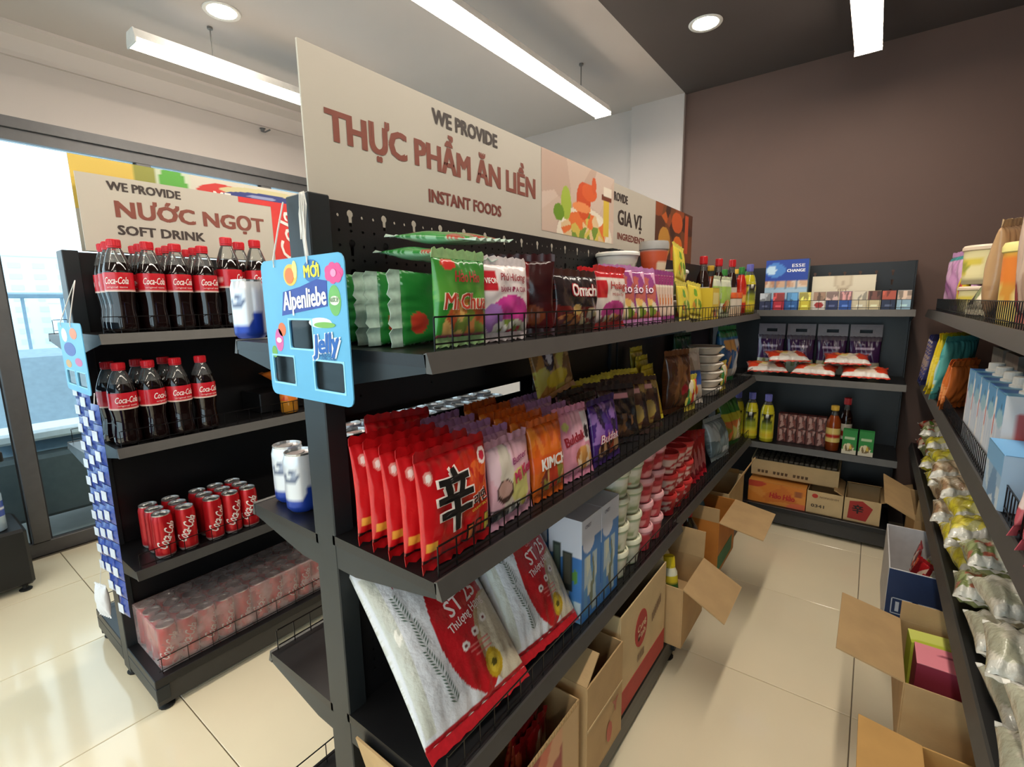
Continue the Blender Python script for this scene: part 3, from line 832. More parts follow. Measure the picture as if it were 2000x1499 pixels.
for i, p in enumerate(xs4):
    y = onx(p, 560, -1.785).y
    for d in range(3):
        cola.put((-1.785-.0735*d, y+.006*d, ZK4), (0, 0, rz0+[-.45, -.05, .1, .15][i]+(rr.uniform(-1, 1) if d else 0)), 'cola bottle with red cap, %s from left, %s row, top drinks shelf' % (ORD[i], ['front', 'middle', 'rear'][d]), g, (1, 1, 1.09))
for i, (p, X) in enumerate(((437, -1.79), (462, -1.885), (496, -1.79))):
    y = onx(p, 560, X).y
    cola.put((X, y+[.022, .022, .016][i], ZK4), (0, 0, rz0+[1.0, .2, .1][i]), 'taller large cola bottle, %s from left at the right of the top drinks shelf' % ORD[i], 'large cola bottles', (1.1, 1.1, 1.23))
for i, (p, X) in enumerate(((243, -1.78), (299, -1.78), (348, -1.78), (397, -1.78), (222, -1.855), (272, -1.855), (322, -1.855))):
    y = onx(243 if i < 4 else 222, 800, X).y + .0728*(i % 4)
    cola.put((X, y, ZK3), (0, 0, rz0+[.05, .7, .1, .15, .5, 1, 2][i]), 'cola bottle, %s from left in the %s row of the second drinks shelf' % (ORD[i % 4], 'front' if i < 4 else 'rear'), 'cola bottles on the second drinks shelf')
tea = bottle('tea_bottle', 'bottle', [(.026, 0), (.031, .005), (.031, .15), (.022, .18), (.014, .20), (.0125, .206)], .185, M('amber_tea', (196, 130, 40), .08, coat=.4), PET, (.0155, .20, .219, (230, 200, 120)),
    (.05, .135, [('c', (232, 214, 170)), ('n', -1, 1, 0, 1, 14, [(236, 216, 170), (222, 120, 40), (200, 70, 40), (240, 230, 200)], 3)]), [])
tea.location = onx(566, 800, -1.78); tea.location.z = ZK3; tea.rotation_euler = (0, 0, rz0); tea['label'] = 'amber tea bottle with orange label at the right of the second drinks shelf'
p = packet('snack_bag', 'bag', .24, .17, .06, [('c', (200, 104, 36)), ('n', -1, 1, .1, .9, 16, [(206, 110, 36), (220, 150, 60), (176, 80, 30)], 8), ('r', -.3, .1, 0, .3, (230, 224, 214))], seed=3)
p.location = (-1.80, 1.05, ZK3+.105); p.rotation_euler = (R(-80), 0, rz0); p['label'] = 'orange snack bag lying at the back of the second drinks shelf'
MB().cbox((-1.99, .86, ZK3+.0005), (-1.84, 1.25, ZK3+.078), .003).build('display_tray', BLACK(), None)
tag(bpy.data.objects['display_tray'], 'black riser tray under the orange snack bag', 'tray')

def mk_cokecan():
    return can('soda_can', 'can', .0288, .146, [('c', (190, 26, 34)), ('t', 0, .06, (196, 190, 186)), ('r', .35, .62, .08, .9, (206, 60, 62)), ('r', .38, .58, .2, .34, (226, 200, 196))],
        [('Coca-Cola', -.004, .078, .046, (240, 232, 226), {'rot': 62, 'shear': .3, 'bold': .008, 'fit': .088})])
sodac = Multi(mk_cokecan)
SHR = clear('shrink_film', (250, 248, 248), .18, .28, (240, 214, 210), .12)  # pinkish haze colour stands in for the film's reflections
n = 0
for i, p in enumerate((0, .0655, .148, .2075, .267)):
    y = onx(322, 1060, -1.775).y + p
    for d in range(3):
        sodac.put((-1.775-.059*d, y, ZK2), (0, 0, rz0+rr.uniform(-.35, .5)+d), 'red cola can, %s from left, %s row on the third drinks shelf' % (ORD[i], ['front', 'middle', 'rear'][d]), 'cola cans on the third drinks shelf')
def shrink(label, x0, x1, y0, y1, z0, z1):
    mb = MB(); mb.cbox((x0, y0, z0), (x1, y1, z1), .003)
    o = mb.build('shrink_wrap', SHR); sm(o.data, 20); tag(o, label, 'wrap'); return o
for i in range(10):
    for d in range(4):
        sodac.put((-1.776-.0595*d, .452+.0595*i, ZKB), (0, 0, rz0+rr.uniform(-.3, .6)+(d > 0)*rr.uniform(0, 5)), 'red can in wrapped tray on bottom drinks shelf, %s from left, row %s' % (ORD[i], ['one', 'two', 'three', 'four'][d]), 'cola cans in the wrapped tray')
shrink('clear shrink wrap round the cola cans on the bottom drinks shelf', -1.9855, -1.7450, .421, 1.019, ZKB-.001, ZKB+.149)

# sachet strips hung on the end of the drinks unit
SA = M('sachet_film', (40, 66, 150), .25, noise=.2, scale=40, bump=.2, bscale=60, coat=.3)
SAL = M('sachet_label', (206, 214, 226), .35, noise=.1, scale=60)
def mk_strip():
    t = thing('sachet_strip', '', 'sachets')
    for k in range(11):
        z = -.058*k
        vs, fs = [], []
        for j in range(5):
            for i in range(5):
                u, v = -1+i/2, j/4
                vs.append((u*.026, -.007*(1-u**4)*math.sin(math.pi*v), z-.056+v*.056))
        vs += [(x, -y*.6+.0008, zz) for x, y, zz in vs]
        for s in (0, 25):
            for j in range(4):
                for i in range(4):
                    a = s+j*5+i; q = (a, a+1, a+6, a+5); fs.append(q if s == 0 else q[::-1])
        mb = MB().add(vs, fs); sc_ = mb.build('sachet', SA, t, True)
        MB().box((-.017, -.0085, z-.044), (.012, -.0074, z-.016)).build('print_patch', SAL, sc_)
    MB().tube([(0, 0, 0), (0, .004, .03)], .0012, 5).build('hang_string', MC((220, 220, 220)), t)
    return t
strip = Multi(mk_strip)
for i, (px_, py_) in enumerate(((150, 745), (166, 765), (184, 790))):
    q = ony(px_, py_, .368-.012*i)
    strip.put((q.x, q.y, q.z), (0, R(1.5), R(8)), ['left', 'middle', 'right'][i] + '-hand strip of blue sachets hanging on the drinks shelf end', 'hanging sachet strips')
b = packet('plastic_bag', 'bag', .10, .17, .05, [('c', (226, 228, 232))], seed=11, mat=MP('milky_film', .35, bump=.4, bscale=20), wr=2)
q = ony(208, 1185, .36); b.location = (q.x+.05, .345, max(.13, q.z)); b.scale = (.6, .6, .6); b.rotation_euler = (0, 0, R(15)); b['label'] = 'crumpled white plastic bag hanging low on the drinks shelf end'
MB().tube([(0, 0, .18), (0, .02, .30), (0, .04, .42)], .0012, 5).build('hang_string', MC((220, 220, 220)), b)

# hanging cardboard hanger cards
BLU = (96, 176, 218)
def hanger(label, tl, br, Y, main):
    A = ony(*tl, Y); B = ony(*br, Y); W, H = B.x-A.x, A.z-B.z
    t = thing('hanging_display_card', label, 'display card', ((A.x+B.x)/2, Y, B.z))
    cu = bpy.data.curves.new('c', 'CURVE'); cu.dimensions = '2D'; cu.fill_mode = 'BOTH'; cu.extrude = .001
    def poly(pts):
        s = cu.splines.new('POLY'); s.points.add(len(pts)-1)
        for p, q in zip(s.points, pts): p.co = (q[0], q[1], 0, 1)
        s.use_cyclic_u = True
    def rrect(x0, z0, x1, z1, r):
        o = []
        for cx, cz, a0 in ((x1-r, z1-r, 0), (x0+r, z1-r, 90), (x0+r, z0+r, 180), (x1-r, z0+r, 270)):
            o += [(cx+r*math.cos(R(a0+30*k)), cz+r*math.sin(R(a0+30*k))) for k in range(4)]
        return o
    poly(rrect(-W/2, 0, W/2, H, .014))
    wins = [(-.48, .09, -.12, .28), (-.10, .33, .20, .50), (.22, .08, .52, .27)] if main else [(-.6, .1, -.1, .3), (.1, .1, .6, .3)]
    wins = [(-.88, .10, -.32, .30), (-.36, .37, .20, .57), (.18, .09, .84, .29)] if main else [(-.8, .1, -.1, .3), (.1, .1, .8, .3)]
    for u0, v0, u1, v1 in wins: poly(rrect(u0*W/2, v0*H, u1*W/2, v1*H, .006))
    o = bpy.data.objects.new('c', cu); COL.objects.link(o); me = bpy.data.meshes.new_from_object(o); bpy.data.objects.remove(o)
    me.transform(Matrix.Rotation(R(90), 4, 'X')); me.materials.clear(); me.materials.append(M('card_sky_blue', BLU, .4, noise=.08, scale=9)); link('card', me, t)
    for u0, v0, u1, v1 in wins:
        mb = MB(); a, b_, c, d = u0*W/2, v0*H, u1*W/2, v1*H
        for q in ((a-.003, b_-.003, c+.003, b_), (a-.003, d, c+.003, d+.003), (a-.003, b_, a, d), (c, b_, c+.003, d)): mb.box((q[0], -.0016, q[1]), (q[2], -.0011, q[3]))
        mb.build('window_border', MC((150, 214, 240)), t)
        MB().box((a, .0012, b_), (c, .0018, d)).build('window_film', clear('card_film', (210, 222, 228), .3), t)
    for x in (-.3*W, .12*W):
        tgt = Vector((-.742 if x > 0 else -.80, .444, 1.455))-t.location if main else Vector((0, .03, H+.12))
        MB().tube([(x, -.003, H-.012), (x, -.003, H), (x*.5+tgt.x*.5, tgt.y*.5-.002, H*.5+tgt.z*.5), tgt], .0014, 5).build('string', MC((225, 225, 220)), t)
    S = FLAT(-.0012)
    def ell(x, z, rx, rz, c, lift=0, nm='print_spot'):
        MB().prism([(x*W/2+rx*W/2*math.cos(k*math.pi/10), z*H+rz*H*math.sin(k*math.pi/10)) for k in range(20)], 'y', -.0014-lift, -.0011-lift).build(nm, MC(c, .4), t)
    if main:
        MB().prism([(-.52*W/2, .60*H), (.60*W/2, .665*H), (.62*W/2, .83*H), (.40*W/2, .845*H), (.0, .80*H), (-.44*W/2, .77*H)], 'y', -.0015, -.0011).build('logo_ribbon', MC((36, 66, 160), .4), t)
        letters(t, FLAT(-.0016), [('Alpenliebe', .06*W/2, .722*H, .042, (245, 245, 245), {'rot': 4, 'shear': .15, 'bold': .02, 'fit': .52*W})], eps=.0004)
        ell(.30, .90, .20, .075, (44, 110, 180)); letters(t, FLAT(-.0016), [('MỚI', .30*W/2, .90*H, .026, (240, 226, 60), {'bold': .03, 'fit': .17*W})], eps=.0004)
        ell(-.22, .885, .17, .075, (244, 196, 70)); ell(-.24, .88, .11, .055, (226, 120, 40), .0004); ell(-.10, .92, .06, .06, (250, 224, 130), .0003)
        for k in range(7):
            a = k*2*math.pi/7; ell(.78+.12*math.cos(a), .875+.035*math.sin(a), .08, .035, (222, 70, 140), .00004*k)
        ell(.78, .875, .06, .025, (240, 150, 190), .0009)
        ell(.76, .70, .13, .10, (110, 180, 90)); ell(.76, .70, .10, .03, (236, 240, 220), .0004)
        letters(t, FLAT(-.002), [('NƯỚC ÉP', .76*W/2, .705*H, .009, (60, 120, 60), {'bold': .01, 'fit': .09*W}), ('Jelly', .50*W/2, .42*H, .040, (245, 248, 250), {'bold': .09, 'shear': .2, 'fit': .31*W, 'rot': 6}), ('Jelly', .50*W/2, .42*H, .040, (30, 96, 180), {'bold': .035, 'shear': .2, 'fit': .30*W, 'rot': 6, 'lift': .0006})], eps=.0004)
        letters(t, FLAT(-.002), [('DÒN XUÂN', .52*W/2, .345*H, .010, (30, 90, 160), {'bold': .01, 'fit': .16*W}), ('TƯƠNG CHANH', .52*W/2, .318*H, .009, (30, 90, 160), {'bold': .01, 'fit': .18*W})], eps=.0004)
        ell(.40, .555, .26, .035, (236, 240, 244)); ell(.50, .54, .24, .02, (120, 180, 70), .0003)
        ell(-.66, .42, .11, .085, (214, 90, 160)); ell(-.56, .50, .10, .05, (232, 110, 40)); ell(-.82, .33, .07, .045, (110, 170, 60)); ell(-.66, .42, .07, .02, (240, 220, 235), .0004)
    else:
        ell(-.2, .62, .5, .10, (36, 66, 160)); ell(.3, .85, .3, .08, (226, 120, 40)); ell(-.5, .82, .25, .1, (230, 226, 214)); ell(.4, .45, .3, .06, (196, 80, 140)); ell(-.5, .4, .25, .06, (200, 150, 60))
    return t
hanger('sky blue jelly display card with cut-out windows hanging on the nearest post', (509, 512), (693, 798), .424, True)
hanger('small blue display card hanging on the end of the drinks shelf', (112, 630), (180, 775), .352, False)
# loose bundle of string knotted at the top of the post
st = thing('string_bundle', 'knotted white string looped over the top of the nearest post', 'string', (-.735, .440, 1.39))
for k in range(4):
    MB().tube([(.004*k, 0, -.08), (.002*k, -.004, 0), (.006*k-.004, -.003, .05), (.004*k-.01, .002, .072), (-.012+.003*k, 0, .04), (-.006, -.004, .0)], .0013, 5).build('string_loop', MC((214, 212, 206)), st)

# beer cans on the window side of the middle unit
def mk_beer():
    return can('beer_can', 'can', .0325, .124, [('c', (34, 64, 158)), ('t', .50, 1, (222, 226, 232)), ('r', -.28, .28, .34, .5, (222, 226, 232)), ('e', 0, .34, .28, .12, (222, 226, 232)), ('en', 0, .66, .2, .12, 18, [(222, 226, 232), (150, 160, 180), (96, 106, 130)], 4), ('r', -.9, -.55, .1, .9, (40, 72, 170)), ('r', .55, .62, .1, .9, (200, 205, 220)), ('r', -.16, .16, .38, .42, (110, 116, 130))])
beer = Multi(mk_beer)
ZL3, ZL4 = .8675, Z4+.0015
for i, (px_, py_, z) in enumerate(((524, 972, ZL3), (561, 984, ZL3), (582, 944, ZL3), (474, 650, ZL4), (505, 648, ZL4))):
    q = Vector(((-.995, .512), (-.926, .500), (-.950, .570))[i]+(0,)) if z < 1 else ony(px_, py_, .50 if i == 3 else .49)
    beer.put((q.x+(.03 if z > 1 else 0), q.y if z < 1 else .505+.03*(i-3), z), (0, 0, R(20)), ['blue and white beer can nearest the window on the low left ledge', 'blue and white beer can standing in front beside the nearest post', 'blue and white beer can behind the other two on the low left ledge', 'blue and white beer can left of the hanging jelly card', 'blue and white beer can half hidden by the hanging jelly card'][i], 'beer cans')
for i in range(8):
    for d in range(2):
        beer.put((-.955+.07*d, .640+.068*i-.03*d, ZL3), (0, 0, i), 'beer can behind the noodle slot, %s along the %s row' % (ORD[i], ['far', 'near'][d]), 'beer cans behind the slot', (1, 1, 1.2))

# bottles on the far left unit
def mk_water():
    return bottle('water_bottle', 'bottle', [(.026, 0), (.031, .005), (.031, .17), (.02, .20), (.013, .21), (.0125, .216)], .19, M('water_body', (170, 190, 205), .08, coat=.4), PET, (.0155, .21, .228, (60, 90, 170)), (.07, .14, [('c', (50, 76, 160)), ('t', .4, .6, (220, 226, 234))]))
wb = Multi(mk_water)
for i in range(4): wb.put((-3.10, .235-.075*i, .667), (0, 0, rz0), 'water bottle with blue label on the far left shelf, %s from its end' % ORD[i], 'water bottles by the window')
for i in range(4): wb.put((-3.10, .235-.075*i, .3015), (0, 0, rz0), 'water bottle with blue label on the far left base, %s from its end' % ORD[i], 'water bottles by the window')
# ------------------------------------------------------------------ middle unit, aisle side
def pk(mp, X, Y, z, label, group=None, rz=0, lean=0, roll=0, up=.0155):
    return mp.put((X, Y, z+up), (R(lean), R(roll), R(90+rz)), label, group)
FOOD = [(214, 120, 50), (236, 190, 110), (180, 60, 36), (226, 214, 180), (120, 140, 50)]
SIDE = Matrix(((0, -1, 0), (0, 0, -1), (1, 0, 0))).to_euler()    # lying on its side, seal towards the camera
T4 = Z4+.0015; T3 = Z3+.0015; T2 = Z2+.0015

# top shelf
hao = Multi(lambda: packet('noodle_packet', 'packet', .118, .118, .032, [('c', (58, 140, 52)), ('g', .45, 1, (96, 160, 60), (40, 122, 44)), ('en', .1, .10, .9, .40, 26, [(206, 130, 60), (222, 176, 100), (190, 90, 50), (130, 150, 60)], 5), ('e', -.55, .93, .26, .07, (206, 50, 44)), ('t', 0, .05, (150, 40, 80))],
    [('Hảo Hảo', .10*.06, .092, .024, (168, 40, 36), {'shear': .2, 'bold': .012, 'fit': .058}), ('Mì Chua', .0, .055, .034, (244, 226, 200), {'bold': .05, 'shear': .1, 'fit': .095}), ('Mì Chua', .0, .055, .034, (196, 60, 40), {'bold': .012, 'shear': .1, 'fit': .095, 'lift': .0007})],
    sealc=(150, 190, 130), seed=4))
haoS = Multi(lambda: packet('noodle_packet', 'packet', .118, .15, .026, [('c', (44, 130, 52)), ('g', .3, 1, (50, 136, 56), (36, 116, 48)), ('e', -.4, .8, .3, .12, (196, 60, 44)), ('n', -1, 1, .0, .25, 10, [(60, 140, 60), (160, 60, 40)], 3)], [], seal=.024, sealc=(186, 210, 196), seed=9, back=[('c', (150, 196, 160))]))
g = 'green noodle packets at the near end of the top shelf'
for i, (X, rz) in enumerate(((-.718, -3), (-.678, 2), (-.638, -2), (-.597, 3))):
    m = Matrix.Rotation(R(rz), 3, 'Z') @ SIDE.to_matrix()
    haoS.put((X, .652, T4+.060), m.to_euler(), 'green noodle packet on its side at the shelf end, %s from the back' % ORD[i], g)
for i, (X, Y, z, e) in enumerate(((-.548, .60, 1.360, (R(-85), R(3), R(84))), (-.548, .655, 1.392, (R(-84), R(-4), R(96))))):
    haoS.put((X, Y, z), e, ['green noodle packet lying across the upright green packets', 'uppermost green noodle packet lying on the green pile'][i], g)
pk(hao, -.520, .562, T4, 'green sour noodle packet facing the aisle on the top shelf', 'green noodle packets')
wp = Multi(lambda: packet('noodle_packet', 'packet', .132, .115, .035, [('c', (236, 224, 222)), ('e', .1, .30, .8, .26, (206, 60, 150)), ('e', -.6, .22, .35, .22, (170, 120, 190)), ('en', .1, .06, .7, .14, 16, [(226, 220, 200), (130, 150, 60), (196, 40, 60), (236, 230, 220)], 5), ('r', -.95, -.5, .62, .9, (196, 36, 48))],
    [('VIFON', -.046, .088, .013, (244, 236, 230), {'fit': .026}), ('Phú Hương', .012, .095, .018, (150, 40, 50), {'shear': .2, 'fit': .07}), ('BÁNH ĐA CUA', .012, .074, .012, (150, 50, 80), {'bold': .02, 'fit': .075})], sealc=(226, 216, 216), seed=6))
pk(wp, -.522, .675, T4, 'white and magenta noodle packet between green and dark packets', rz=-2)
pk(wp, -.565, .69, T4, 'white and magenta noodle packet tucked behind its twin', rz=3)
dk = Multi(lambda: packet('noodle_packet', 'packet', .13, .13, .030, [('c', (52, 14, 16)), ('g', .0, .5, (92, 18, 20), (44, 14, 16)), ('r', -.2, .2, 0, 1, (120, 24, 28)), ('e', .3, .2, .4, .15, (120, 60, 30))], [], seed=8))
for i in range(3): pk(dk, -.56-.056*i, .785+.012*i, T4, 'dark red noodle packet turned sideways beside the black one, %s from the front' % ORD[i], 'dark red noodle packets', rz=-48)
om = Multi(lambda: packet('noodle_packet', 'packet', .19, .105, .045, [('c', (104, 30, 26)), ('t', .50, 1, (36, 28, 30)), ('e', 0, .48, 1.1, .10, (36, 28, 30)), ('e', -.25, .3, .2, .14, (214, 176, 100)), ('en', .45, .16, .5, .2, 20, [(200, 190, 170), (150, 60, 40), (110, 40, 30), (220, 200, 150)], 3), ('en', -.5, .12, .45, .14, 14, [(140, 50, 36), (90, 26, 26), (196, 120, 60)], 6)],
    [('Omachi', .01, .076, .036, (180, 40, 50), {'bold': .08, 'fit': .115}), ('Omachi', .01, .076, .036, (246, 240, 232), {'bold': .02, 'fit': .115, 'lift': .0008})], sealc=(60, 20, 22), seed=12, nu=34))
pk(om, -.525, .935, T4, 'black and brown noodle packet with white lettering on the top shelf')
pk(om, -.58, .965, T4, 'black and brown noodle packet behind the front one', rz=5)
ho = Multi(lambda: packet('noodle_packet', 'packet', .17, .122, .04, [('c', (240, 226, 216)), ('t', .88, 1, (200, 36, 44)), ('r', -.95, -.55, .5, .84, (200, 36, 44)), ('e', 0, .20, .8, .24, (210, 70, 150)), ('en', 0, .04, .8, .12, 14, [(226, 150, 80), (236, 220, 190), (160, 60, 60)], 2)],
    [('Hoàng', .018, .09, .026, (190, 56, 50), {'bold': .02, 'fit': .085}), ('Mì Khoai Tây', .018, .068, .010, (170, 90, 80), {'fit': .07})], sealc=(196, 34, 42), seed=15))
pk(ho, -.535, 1.125, T4, 'white packet with red top and pink band on the top shelf')
pk(ho, -.58, 1.14, T4, 'white packet with red top behind the matching front packet', rz=-4)
pu = Multi(lambda: packet('noodle_packet', 'packet', .13, .14, .028, [('c', (206, 130, 176)), ('n', -1, 1, 0, 1, 18, [(206, 130, 180), (226, 170, 200), (150, 70, 130), (190, 100, 90)], 4), ('en', 0, .2, .8, .22, 16, FOOD, 5)], [('Cháo', 0, .085, .036, (130, 30, 80), {'bold': .05, 'shear': .2, 'fit': .085}), ('Cháo', 0, .085, .036, (246, 232, 240), {'bold': .01, 'shear': .2, 'fit': .085, 'lift': .0008})], sealc=(180, 120, 170), seed=17))
for i, (Y, rz, ln) in enumerate(((1.25, -20, -12), (1.33, -25, -14), (1.405, -30, -15))): pk(pu, -.555, Y, T4, 'pink and purple porridge packet leaning on the top shelf, %s from left' % ORD[i], 'pink porridge packets', rz, ln)
oc = Multi(lambda: packet('noodle_packet', 'packet', .10, .135, .014, [('c', (216, 190, 170)), ('en', 0, .35, .8, .35, 20, FOOD, 9), ('t', .75, 1, (150, 56, 110)), ('t', .7, .76, (230, 220, 200))], [], sealc=(140, 60, 120), seed=19))
for i in range(6): pk(oc, -.566-.0*(i % 2), 1.455+.026*i, T4, 'clear and orange packet leaning in the fanned row, %s from left' % ORD[i], 'fanned packets on the top shelf', -38, -14, 6, .021)
bw = Multi(lambda: cup('paper_bowl', 'bowl', .054, .075, .085, [('c', (232, 228, 214)), ('r', -.1, .5, .1, .75, (96, 128, 70)), ('e', .2, .45, .25, .3, (150, 60, 40)), ('n', -.9, -.2, .2, .7, 8, [(232, 228, 214), (190, 190, 170)], 3), ('t', .86, 1, (240, 238, 230))], (236, 234, 226)))
bw.put((-.676, 1.475, Z4+.128), (0, 0, R(110)), 'large white and green paper noodle bowl on the top shelf', 'paper noodle bowls', (.88, .88, .95))
bw.put((-.675, 1.475, T4), (0, 0, R(80)), 'paper noodle bowl under the large white and green bowl', 'paper noodle bowls', (.82, .82, 1.26))
bw.put((-.66, 1.90, Z4+.085), (0, 0, R(60)), 'white paper bowl right of the orange cup', 'paper noodle bowls')
bw.put((-.66, 1.90, T4-.012), (0, 0, R(60)), 'white paper bowl lowest, under the one right of the orange cup', 'paper noodle bowls', (1, 1, .8))
oc2 = Multi(lambda: cup('noodle_cup', 'cup', .042, .056, .105, [('c', (206, 84, 46)), ('t', .55, 1, (214, 96, 60)), ('r', -.3, .3, .3, .5, (240, 220, 190)), ('t', .9, 1, (190, 186, 180))], (170, 168, 164), lidh=.03))
oc2.put((-.63, 1.672, Z4+.146), (0, 0, R(90)), 'orange noodle cup with grey clear lid on the top shelf', None, (.85, .85, .9))
oc2.put((-.63, 1.672, T4-.012), (0, 0, R(60)), 'orange noodle cup below the one with the grey lid', None, (.85, .85, 1.1))
ye = Multi(lambda: packet('seasoning_packet', 'packet', .115, .115, .03, [('c', (226, 206, 70)), ('en', 0, .3, .7, .25, 12, [(230, 220, 90), (120, 160, 50), (214, 150, 60)], 3), ('e', -.2, .75, .3, .14, (110, 170, 50))], [], sealc=(214, 200, 90), seed=21))
for i, (X, Y, z, rz, rl) in enumerate(((-.578, 1.80, Z4+.125, 0, 8), (-.553, 1.79, T4-.012, 0, 0), (-.56, 1.945, T4-.008, -8, 6))):
    pk(ye, X, Y, z, ['yellow seasoning packet leaning on the orange cup', 'yellow and lime seasoning packet near the fanned packets', 'yellow seasoning packet tilted in front of the sauce bottles'][i], 'yellow seasoning packets', rz, -8, rl)

# sauces at the far end of the top shelf
U4 = Z4-.012+.0015
SAUCE = M('soy_sauce', (34, 14, 10), .08, coat=.4); GLS = clear('sauce_glass', (216, 214, 206), .3, .05)
soyP = [(.026, 0), (.029, .004), (.029, .15), (.025, .175), (.015, .20), (.012, .235), (.012, .24)]
soy = Multi(lambda: bottle('sauce_bottle', 'bottle', soyP, .2, SAUCE, GLS, (.0165, .232, .262, (206, 30, 36)), (.05, .13, [('c', (216, 206, 186)), ('r', -.4, .4, .2, .5, (140, 40, 30))])))
chi = Multi(lambda: bottle('sauce_bottle', 'bottle', [(.024, 0), (.028, .005), (.028, .14), (.02, .175), (.011, .2), (.011, .205)], .19, M('chili_sauce', (190, 40, 24), .2, coat=.3), GLS, (.014, .2, .228, (60, 140, 60)), (.03, .12, [('c', (214, 60, 36)), ('r', -.5, .5, .3, .7, (236, 190, 90))])))
fis = Multi(lambda: bottle('sauce_bottle', 'bottle', soyP, .2, M('fish_sauce', (140, 60, 20), .1, coat=.4), GLS, (.0155, .232, .255, (222, 180, 60)), (.05, .13, [('c', (226, 200, 120)), ('r', -.4, .4, .3, .6, (180, 50, 40))])))
for i, (p, X) in enumerate(((1372, -.64), (1402, -.64), (1428, -.62))):
    soy.put((X, onx(p, 560, X).y, U4), (0, 0, R(90)), 'dark soy sauce bottle with red cap on the top shelf, %s from left' % ORD[i], 'soy sauce bottles', (1.0, 1.0, 1.04+.02*i))
for i, (p, X) in enumerate(((1387, -.69), (1438, -.66))):
    fis.put((X, onx(p, 555, X).y, U4), (0, 0, R(90)), ['amber sauce bottle with yellow cap behind the soy bottles', 'amber sauce bottle with yellow cap right of the soy bottles'][i], 'amber sauce bottles', (1, 1, .98))
for i, (p, X) in enumerate(((1447, -.585), (1459, -.64), (1414, -.70))):
    chi.put((X, onx(p, 560, X).y, U4), (0, 0, R(90)), ['red chili sauce bottle with green cap near the corner', 'red chili sauce bottle behind the one near the corner', 'green capped chili bottle between the soy bottles'][i], 'chili sauce bottles', (1, 1, 1.08))
OILP = [(.028, 0), (.033, .005), (.033, .16), (.028, .19), (.014, .225), (.012, .235)]
oil = Multi(lambda: bottle('oil_bottle', 'bottle', OILP, .205, M('cooking_oil', (202, 190, 40), .06, coat=.5), GLS, (.0165, .228, .262, (110, 110, 190)),
    (.02, .17, [('c', (216, 206, 60)), ('e', 0, .84, .32, .10, (34, 32, 26)), ('e', 0, .84, .12, .05, (240, 240, 230)), ('r', -.3, .3, .30, .5, (150, 160, 50)), ('t', .05, .2, (222, 190, 50)), ('r', -.25, .25, .55, .66, (70, 80, 40))])))
oil.put((-.555, 2.89, U4), (0, 0, R(40)), 'yellow cooking oil bottle with purple cap at the corner of the top shelf', 'cooking oil bottles')
bxm = Multi(lambda: carton_box('seasoning_box', 'box', .10, .05, .125, [('c', (226, 196, 50)), ('r', -.8, .8, .5, .85, (240, 226, 140)), ('en', 0, .2, .7, .16, 8, FOOD, 2)]))
bxm.put((-.545, 2.08, U4), (0, 0, R(90)), 'bright yellow seasoning box in front of the soy bottles', 'seasoning boxes')
wg = Multi(lambda: packet('seasoning_packet', 'packet', .11, .15, .03, [('c', (224, 230, 200)), ('t', .3, .8, (170, 206, 90)), ('en', 0, .2, .8, .2, 12, FOOD, 3)], [], sealc=(216, 226, 190), seed=23))
pk(wg, -.56, 2.24, U4, 'lime green and white seasoning packet in front of the soy bottles', 'lime seasoning packets')
pk(wg, -.555, 2.38, U4, 'lime and white seasoning packet left of the orange-lidded jar', 'lime seasoning packets', rz=-8)
jar = Multi(lambda: cup('spice_jar', 'jar', .032, .034, .085, [('c', (206, 180, 150)), ('n', -1, 1, .1, .9, 12, [(214, 190, 160), (226, 214, 196), (180, 120, 90)], 3)], (224, 100, 50), lidh=.025))
for i, (Y) in enumerate((2.50, 2.60)):
    jar.put((-.562, Y, U4), (0, 0, 0), ['spice jar with orange lid in front of the last soy bottle', 'spice jar with orange lid nearest the corner'][i], 'spice jars')

# second shelf: noodle packs in rows from the aisle inwards
shin = Multi(lambda: packet('noodle_packet', 'packet', .160, .160, .038, [('c', (196, 22, 28)), ('e', .35, .62, .62, .34, (206, 44, 26)), ('en', .62, .62, .36, .22, 30, [(214, 70, 30), (226, 100, 40), (196, 40, 26)], 3), ('e', -.78, .83, .10, .07, (226, 150, 140)), ('e', -.78, .83, .06, .045, (250, 240, 232)), ('e', .78, .86, .13, .09, (246, 226, 220)), ('e', .78, .86, .08, .05, (200, 40, 60)),
    ('t', 0, .045, (40, 14, 14)), ('r', .15, .36, .03, .20, (24, 20, 20)), ('r', .18, .33, .045, .185, (216, 120, 60)), ('r', .42, .64, .03, .20, (24, 20, 20)), ('r', .45, .61, .045, .185, (206, 60, 50)), ('r', .70, .96, .03, .24, (24, 20, 20)), ('r', .73, .93, .045, .225, (206, 190, 60)), ('r', -.95, -.7, .12, .2, (226, 160, 60))],
    [('辛', -.014, .084, .108, (246, 232, 222), {'bold': .05, 'fit': .072}), ('辛', -.014, .084, .108, (18, 14, 14), {'bold': .022, 'fit': .072, 'lift': .0014}), ('라면', .044, .072, .022, (246, 226, 216), {'bold': .06, 'rot': 8, 'fit': .034}), ('라면', .044, .072, .022, (20, 14, 14), {'bold': .02, 'rot': 8, 'fit': .034, 'lift': .0014}), ('GOURMET SPICY', .043, .056, .006, (226, 190, 60), {'rot': 8, 'fit': .04})],
    sealc=(186, 20, 26), seed=31, nu=90, nv=80, wr=2.2))
g = 'red spicy noodle packs'
for i, (X, Y, rz) in enumerate(((-.514, .532, 0), (-.553, .533, -1), (-.592, .531, 1), (-.632, .533, -1), (-.671, .532, 0))):
    pk(shin, X, Y, T3, 'red spicy noodle pack with black character, %s from the front of its row' % ORD[i], g, rz, -3)
pk(shin, -.711, .585, T3+.014, 'red spicy noodle pack standing tallest at the back of its row', g, 0, -4, 4)
